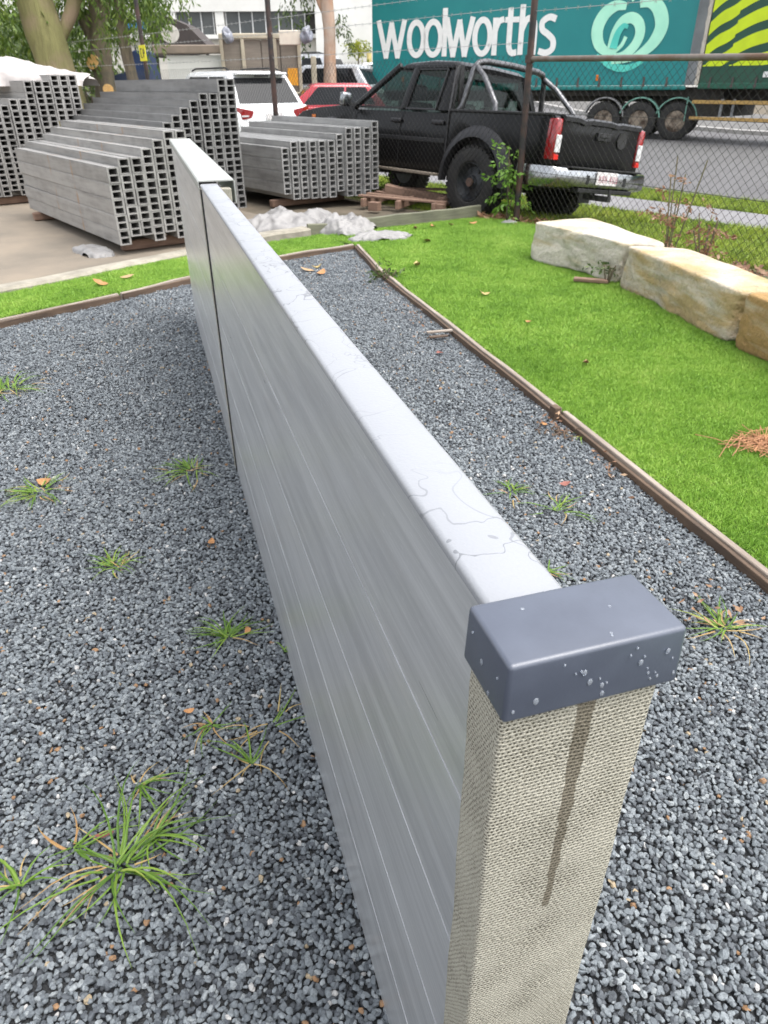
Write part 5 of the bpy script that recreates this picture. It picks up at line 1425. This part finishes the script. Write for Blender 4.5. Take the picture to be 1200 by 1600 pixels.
trunk([(0, 0, -.3), (.05, 0, .9), (-.03, 0, 1.9), (.02, 0, 3.2), (0, 0, 4.5)], [.17, .13, .12, .11, .08], bark_brown, tC, seed=4)
foliage([(.55, -.3, 2.75, .52, .5, .62), (.1, .2, 3.4, .8, .7, .7), (-.15, 0, 2.6, .35, .4, .5), (.85, -.2, 3.3, .6, .5, .6), (.62, -.3, 1.95, .16, .2, .4)], 6500, .13, .13, leaf_green, 23, 1.4, tC)
p = at(521, 26.6, .55); tD = thing('gum_tree', 'pinkish peeling gum trunk with dark foliage standing before the silver wagon', 'tree', p)
trunk([(.0, 0, -.4), (-.02, 0, .9), (.03, 0, 2.0), (-.02, 0, 3.2), (.05, 0, 5.5)], [.25, .20, .19, .20, .12], bark_pink, tD, seed=6)
trunk([(-.05, 0, 2.55), (-.28, .1, 3.1), (-.6, .2, 4.2)], [.09, .10, .05], bark_pink, tD, 'limb', 3)
foliage([(-.95, .3, 3.0, .50, .6, .75), (.50, .2, 2.55, .26, .5, .75), (-.2, .5, 4.6, 1.6, 1.4, 1.0), (-.75, .3, 2.35, .22, .4, .35)], 5500, .16, .16, leaf_dark, 33, .9, tD)
# bushy growth behind the left stack
for i, (px, Y, z, rx, rz, lb) in enumerate(((10, 24, 1.1, 1.6, 1.5, 'dense green shrub at the far left behind the stack'), (58, 26, 1.4, 1.2, 1.7, 'leafy shrub between the far left shrub and mossy trunk'), (140, 27, 1.3, 1.1, 1.6, 'leafy shrub between the mossy trunk and sawn brown tree'))):
    p = at(px, Y, rise(22)); s_ = thing('tall_shrub', lb, 'shrub', p, 0, 'shrubs behind the left stack')
    for k in range(4): MB().tube([(.1 * k - .15, 0, -.2), (.25 * k - .4, .1, z)], [.05, .03], 7).build('stem', bark_brown, s_)
    foliage([(0, 0, z, rx, .9, rz)], 5500, .18, .17, leaf_green if i else leaf_dark, 50 + i, .7, s_, 'foliage')
p = at(562, 36, .75); hg = thing('clipped_hedge', 'yellow topped clipped hedge beside the white car and teal trailer', 'hedge', p)
foliage([(0, 0, .62, .75, .5, .55)], 2600, .12, .3, leaf_yel, 61, .0, hg, 'foliage'); MB().tube([(0, 0, -.3), (0, 0, .6)], .06, 7).build('stem', bark_brown, hg)
p = at(564, 42.5, .95); ws2 = thing('wall_shrub', 'small olive shrub against the white wall above the hedge', 'shrub', p)
MB().tube([(0, 0, 0), (.05, 0, 1.7)], [.06, .03], 7).build('stem', bark_brown, ws2)
foliage([(0, -.1, 2.05, .42, .3, .26)], 900, .14, .25, leaf_yel, 71, .2, ws2, 'foliage')

# ------------------------------------------------------------------ weeds in the gravel
weed_green = leaf_mat('weed_grass', [(.15, (.06, .135, .012)), (.45, (.12, .23, .022)), (.75, (.22, .33, .045)), (.97, (.38, .38, .09))])
weed_dry = M('dry_grass', (.34, .26, .10), (.27, .15, .055), .7, 0, 5)
def blades(mb, rr, n, L, w, spread, flat):
    seed_a = rr.uniform(0, 6.283)
    for i in range(n):
        a = rr.choice((rr.uniform(0, 6.283), rr.gauss(seed_a, .7))); d = Vector((math.cos(a), math.sin(a), 0)); sd_ = Vector((-d.y, d.x, 0))
        base = d * rr.uniform(0, spread) + Vector((rr.uniform(-1, 1), rr.uniform(-1, 1), 0)) * spread * .4
        bend = rr.uniform(-.5, .5); l = L * (.3 + .85 * rr.random() ** .8); up = rr.uniform(.2, .85) * (1 - flat); pts = []
        for k in range(6):
            t = k / 5; r_ = l * (t * .85); z = l * (up * t - (.75 * up + .12) * t * t) + .006
            pts.append((base + d * r_ + sd_ * (bend * l * t * t) + Vector((0, 0, max(z, .008))), w * (1 - t ** 2.2) * rr.uniform(.9, 1.1) + .0002))
        q = len(mb.v)
        for p, ww in pts: mb.v += [tuple(p + sd_ * ww + Vector((0, 0, ww * .35))), tuple(p), tuple(p - sd_ * ww + Vector((0, 0, ww * .35)))]
        for k in range(5):
            b = q + k * 3; mb.f += [(b, b + 1, b + 4, b + 3), (b + 1, b + 2, b + 5, b + 4)]
gW = 'grass weeds growing through the gravel'
def weed(label, x, y, L, n, ndry, seed, w=.0022, spread=.012, flat=.15):
    rr = random.Random(seed); L *= 1.35 if y < 1.5 else 1.1; w *= .9; t = thing('grass_weed', label, 'weed', (x, y, .006), 0, gW)
    mb = MB(); blades(mb, rr, n, L, w, spread, flat); mb.build('green_blades', weed_green, t)['kind'] = 'stuff'
    if ndry:
        ndry = max(ndry, 4)
        mb = MB(); blades(mb, rr, ndry, L * .75, w * .8, spread * 1.6, .5); mb.build('dry_blades', weed_dry, t)['kind'] = 'stuff'
weed('large sprawling grass weed at the lower left with long arching blades', -.545, .86, .185, 30, 9, 1, .0027, .028)
weed('grass weed with upright blades just right of the large lower left weed', -.50, .925, .10, 12, 2, 2, .0024)
weed('grass weed cut by the left frame edge beside the large weed', -.735, .82, .10, 13, 3, 3, .0025)
weed('spreading weed above and left of the large lower left weed', -.655, .90, .11, 10, 3, 31, .0024)
weed('sparse star shaped grass weed near the wall foot with six long blades', -.315, 1.115, .115, 7, 3, 4, .0024, .006)
weed('small yellowing grass weed just beyond the star shaped weed', -.435, 1.235, .085, 9, 5, 5, .0022, .008)
weed('grass weed with orange dry blade between star weed and large weed', -.56, 1.06, .085, 10, 5, 6, .0022)
weed('dense dark green grass tuft closest to the middle of the wall foot', -.455, 1.56, .12, 34, 4, 7, .0024, .018)
weed('thin blades of grass touching the wall foot beside the dense tuft', -.285, 1.50, .11, 6, 0, 8, .0022, .006, 0)
weed('low grass patch with brown tips left of the dense tuft', -.895, 1.92, .11, 26, 8, 9, .0026, .035, .3)
weed('scruffy grass patch with orange leaf in the left middle gravel', -1.35, 2.42, .13, 40, 10, 10, .003, .06, .3)
weed('grass patch by the wall foot in the middle distance', -.80, 2.60, .13, 34, 8, 11, .003, .05, .3)
weed('grass clump cut by the left frame edge in the far gravel', -1.98, 3.52, .18, 60, 10, 12, .004, .10, .2)
weed('pale grass sprigs right of the wall nearest its middle', .50, 2.40, .11, 18, 3, 13, .003, .04, .2)
weed('pale grass sprigs right of the wall below the longer sprigs', .64, 2.26, .12, 18, 4, 14, .003, .05, .2)
weed('small grass sprig with red leaf beside the grey post cap', .53, 1.87, .075, 7, 4, 15, .0025)
weed('reddish and green grass weed at the right edge beyond the cap', .985, 1.585, .15, 20, 16, 16, .0030, .025, .1)
weed('low weed against the timber edging below the dark stake', .90, 2.90, .09, 10, 8, 17, .0026, .03, .3)
weed('orange dry grass blades lying by the wall foot near the star weed', -.285, 1.23, .10, 3, 9, 18, .0022, .03, .5)
# broad-leaved weeds
def leafy(name, label, x, y, z0, h, n, mat, seed, size, spread, stems=3):
    rr = random.Random(seed); t = thing(name, label, 'plant', (x, y, z0)); st_ = MB(); cs = []
    for i in range(stems):
        a = rr.uniform(0, 6.28); tx, ty = math.cos(a) * spread * rr.random(), math.sin(a) * spread * rr.random(); hh = h * rr.uniform(.6, 1)
        st_.tube([(tx * .2, ty * .2, 0), (tx * .6, ty * .6, hh * .5), (tx, ty, hh)], .006, 5); cs.append((tx * .8, ty * .8, hh * .62, spread * .5, spread * .5, hh * .42))
    st_.build('stem', bark_brown, t); foliage(cs, n, size, .22, mat, seed, .1, t, 'leaves')
leafy('tall_weed', 'bright green tall weed growing against the black fence post', 1.44, 8.70, 0, .78, 520, leaf_fresh, 5, .065, .085, 4)
leafy('low_weed', 'small dark weed at the joint between the two pale sandstone blocks', 1.74, 5.60, .03, .16, 160, leaf_dark, 6, .045, .07, 4)
leafy('low_weed', 'low dark weed on the turf edge beside the far stake', .06, 5.85, .03, .10, 160, leaf_dark, 7, .04, .12, 4)
leafy('low_weed', 'green weed under the black ute behind the low stack', .12, 11.2, -.02, .30, 240, leaf_fresh, 8, .06, .12, 4)
# dry reddish weeds along the fence
dry_leaf = leaf_mat('dry_reddish_leaves', [(.15, (.20, .09, .05)), (.5, (.32, .17, .10)), (.9, (.42, .28, .17))])
for i, (px, Y, h, n, lb) in enumerate(((1100, 6.75, .85, 420, 'tall dry reddish weed tangled in the fence mesh behind the sandstone'), (1165, 6.5, .4, 260, 'short dry weed in the fence mesh near the right frame edge'))):
    p = at(px, Y, -.02); leafy('dry_weed', lb, p.x, p.y, -.02, h, n, dry_leaf, 80 + i, .05, .22, 7)

# ------------------------------------------------------------------ fallen leaves, twigs, pine needles
leaf_mats = [M('dead_leaf_tan', (.40, .27, .14), (.30, .19, .10), .7, 0, 9), M('dead_leaf_orange', (.40, .20, .075), (.30, .14, .05), .65, 0, 9), M('dead_leaf_brown', (.26, .13, .07), (.18, .09, .05), .7, 0, 9), M('dead_leaf_yellow', (.42, .33, .13), (.34, .25, .1), .65, 0, 9), M('dead_leaf_red', (.24, .085, .06), (.18, .06, .045), .6, 0, 9)]
def leaf_mesh(seed, L, mat, curl):
    rr = random.Random(seed); vs, fs = [], []; n = 7
    for i in range(n + 1):
        t = i / n; w = L * .26 * math.sin(math.pi * min(1, t * .96 + .03)) ** .8 * (1 + .15 * rr.uniform(-1, 1)); z = curl * L * (t - .5) ** 2 * 2.2 + .002
        x = L * (t - .5); yb = .10 * L * math.sin(t * 3 + seed)
        vs += [(x, yb - w, z + curl * w * .9), (x, yb, z), (x, yb + w, z + curl * w * rr.uniform(.4, 1.1))]
    for i in range(n):
        b = i * 3; fs += [(b, b + 1, b + 4, b + 3), (b + 1, b + 2, b + 5, b + 4)]
    return MB().add(vs, fs).mesh('dead_leaf', mat, smooth=60)
lm = [leaf_mesh(i, 1.0, leaf_mats[i % 5], .25 + .12 * (i % 4)) for i in range(10)]
rnd = random.Random(17)
def leaf(x, y, z, L, k, label, group):
    o = link('dead_leaf', lm[k % 10], None, (x, y, z), (rnd.uniform(-.3, .3), rnd.uniform(-.3, .3), rnd.uniform(0, 6.28))); o.scale = (L, L, L)
    tag(o, label, 'leaf', group)
for i, (x, y, L, k, lb) in enumerate(((-.64, 6.22, .16, 0, 'largest curled tan leaf on the far gravel before the edging'), (-.52, 6.12, .14, 1, 'curled orange leaf right of the largest tan leaf on the gravel'), (-.56, 6.34, .11, 3, 'small tan leaf behind the two curled leaves on far gravel'),
        (.33, 4.05, .09, 4, 'red brown leaf on gravel right of the wall below the bark twig'), (.75, 3.02, .06, 1, 'orange leaf on the gravel beside the dark stake'), (.72, 2.46, .06, 4, 'red leaf on the gravel near the pale grass sprigs'), (.98, 1.60, .05, 0, 'tan leaf caught in the reddish weed at right'), (-.50, 1.28, .035, 1, 'orange leaf beside the small yellowing weed'), (-.60, .93, .05, 4, 'salmon coloured leaf lying in the large lower left weed'), (-.60, 2.05, .06, 1, 'orange brown leaf on open gravel left of the wall'), (-1.36, 2.50, .10, 1, 'orange leaf lying in the scruffy left grass patch'), (-.40, 1.58, .05, 1, 'orange leaf in the dense dark grass tuft'))):
    leaf(x, y, .014, L * .78, k, lb, 'leaves on the gravel')
TL_ = [(.74, 5.25, .11, 3, 'yellowish leaf on turf right of the far stake'), (1.12, 3.75, .09, 2, 'brown leaf curled on turf beside the middle edging'), (.95, 4.55, .08, 1, 'tan leaf lying alone in the middle of the turf'), (.45, 7.3, .20, 0, 'long tan leaf on turf beyond the gravel corner'), (.15, 7.6, .12, 0, 'tan leaf at the torn plastic sheeting end'), (.30, 6.2, .14, 3, 'small yellow leaf along the far turf edging'), (1.0, 8.3, .12, 1, 'orange leaf on turf below the sleeper end'), (.75, 8.25, .13, 0, 'tan leaf on turf below the mossy sleeper'), (.55, 8.15, .12, 1, 'orange leaf on turf below the sleeper middle'), (.35, 8.05, .12, 2, 'brown leaf on turf below the sleeper left half'), (1.35, 2.05, .07, 3, 'thin yellow leaf on turf at the right frame edge')]
for x, y, L, k, lb in TL_: leaf(x, y, turf_height(x, y) + .016, L * .75, k, lb, 'leaves on the turf')
for x, y, L, k, lb in ((-1.55, 6.35, .13, 1, 'long orange leaf on the left turf strip next to the wall'), (-2.05, 5.85, .11, 0, 'tan leaf on the left turf strip beside the kerb'), (-2.2, 5.65, .12, 1, 'orange leaf at the kerb foot left of the tan one')): leaf(x, y, turf_height(x, y) + .018, L, k, lb, 'leaves on the left turf strip')
def litter(name, label, spots, n, seed, L=.10):
    """a drift of fallen leaves nobody could count"""
    rr = random.Random(seed); mb = MB()
    for i in range(n):
        x, y, sx, sy, z = rr.choice(spots); p = Vector((rr.gauss(x, sx), rr.gauss(y, sy), z + rr.uniform(0, .05)))
        m = Euler((rr.uniform(-.7, .7), rr.uniform(-.7, .7), rr.uniform(0, 6.28))).to_matrix(); l = L * rr.uniform(.5, 1.2); q = len(mb.v)
        for a, b, c in ((-.5, 0, .06), (-.1, .22, .02), (.5, 0, .10), (-.1, -.22, .04), (.1, 0, 0)): mb.v.append(tuple(p + m @ Vector((a * l, b * l, c * l))))
        mb.f += [(q, q + 4, q + 1), (q + 1, q + 4, q + 2), (q + 2, q + 4, q + 3), (q + 3, q + 4, q)]
    me = bpy.data.meshes.new(name); me.from_pydata(mb.v, [], mb.f); me.materials.append(litter_mat); o = link(name, me); tag(o, label, 'leaf litter', None, 'stuff')
litter_mat = leaf_mat('leaf_litter', [(.15, (.12, .06, .035)), (.45, (.30, .16, .09)), (.7, (.40, .24, .14)), (.95, (.46, .34, .22))])
litter('leaf_litter', 'brown fallen leaves heaped round the foot of the black fence post', [(1.42, 8.72, .16, .08, .0), (1.75, 8.45, .14, .12, .0), (1.25, 8.78, .1, .05, .02)], 120, 3, .12)
sp_ = [(2.35 + .30 * k, 6.95 - .42 * k, .14, .16, .0) for k in range(7)]
litter('leaf_litter', 'reddish brown leaf litter drifted along the fence foot behind sandstone', sp_, 700, 5, .09)
litter('leaf_litter', 'small brown leaf scraps along the timber edging in the gravel', [(.80, 3.0, .05, .06, .01), (.93, 2.62, .03, .10, .01), (.22, 4.75, .04, .2, .01), (.05, 5.5, .03, .2, .01), (1.0, 1.65, .08, .05, .01)], 130, 6, .028)
def sticks(name, label, cat, x, y, z, n, L, r, mat, seed, spread):
    rr = random.Random(seed); mb = MB()
    for i in range(n):
        a = rr.gauss(.3, .9); p = Vector((rr.gauss(0, spread), rr.gauss(0, spread * .5), rr.uniform(.0, .02))); d = Vector((math.cos(a), math.sin(a), rr.uniform(-.05, .18))); l = L * rr.uniform(.5, 1.1)
        mb.tube([p - d * l / 2, p + Vector((rr.uniform(-.01, .01), rr.uniform(-.01, .01), .01)), p + d * l / 2], r, 4)
    o = mb.build(name, mat); o.location = (x, y, z); return tag(o, label, cat)
needle = M('pine_needle', (.40, .20, .09), (.30, .14, .07), .7, 0, 9)
sticks('pine_needles', 'small heap of brown pine needles on the turf at right', 'pine needles', 1.62, 2.74, turf_height(1.6, 2.7) + .01, 90, .20, .0018, needle, 4, .06)['kind'] = 'stuff'
bk_ = thing('bark_strip', 'grey bark strip over a brown one on the gravel right of the wall', 'bark', (.31, 4.36, .02), R(15))
link('strip', plank_mesh(.17, .028, .010, 3, 'strip', wood_edge, 5), bk_, (-.03, .02, .016)); link('strip', plank_mesh(.12, .03, .010, 5, 'strip', wood_dark, 5), bk_, (-.03, -.03, 0))
sticks('bark_scraps', 'dark bark scraps on the gravel beside the dark stake', 'bark', .80, 2.92, .012, 14, .06, .004, wood_dark, 9, .05)
bk2 = tag(link('bark_strip', plank_mesh(.26, .06, .025, 8, 'bark_strip', wood_pallet, 5), None, (1.50, 5.68, .045), (0, 0, R(-20))), 'brown bark piece on turf below the pale sandstone block', 'bark')
tr_ = crumple('plastic_scrap', 'white plastic scrap on turf beside the black fence post foot', 'plastic scrap', 1.42, 8.42, .03, .10, .06, .04, .3, plastic_white, 4.2, n=14)
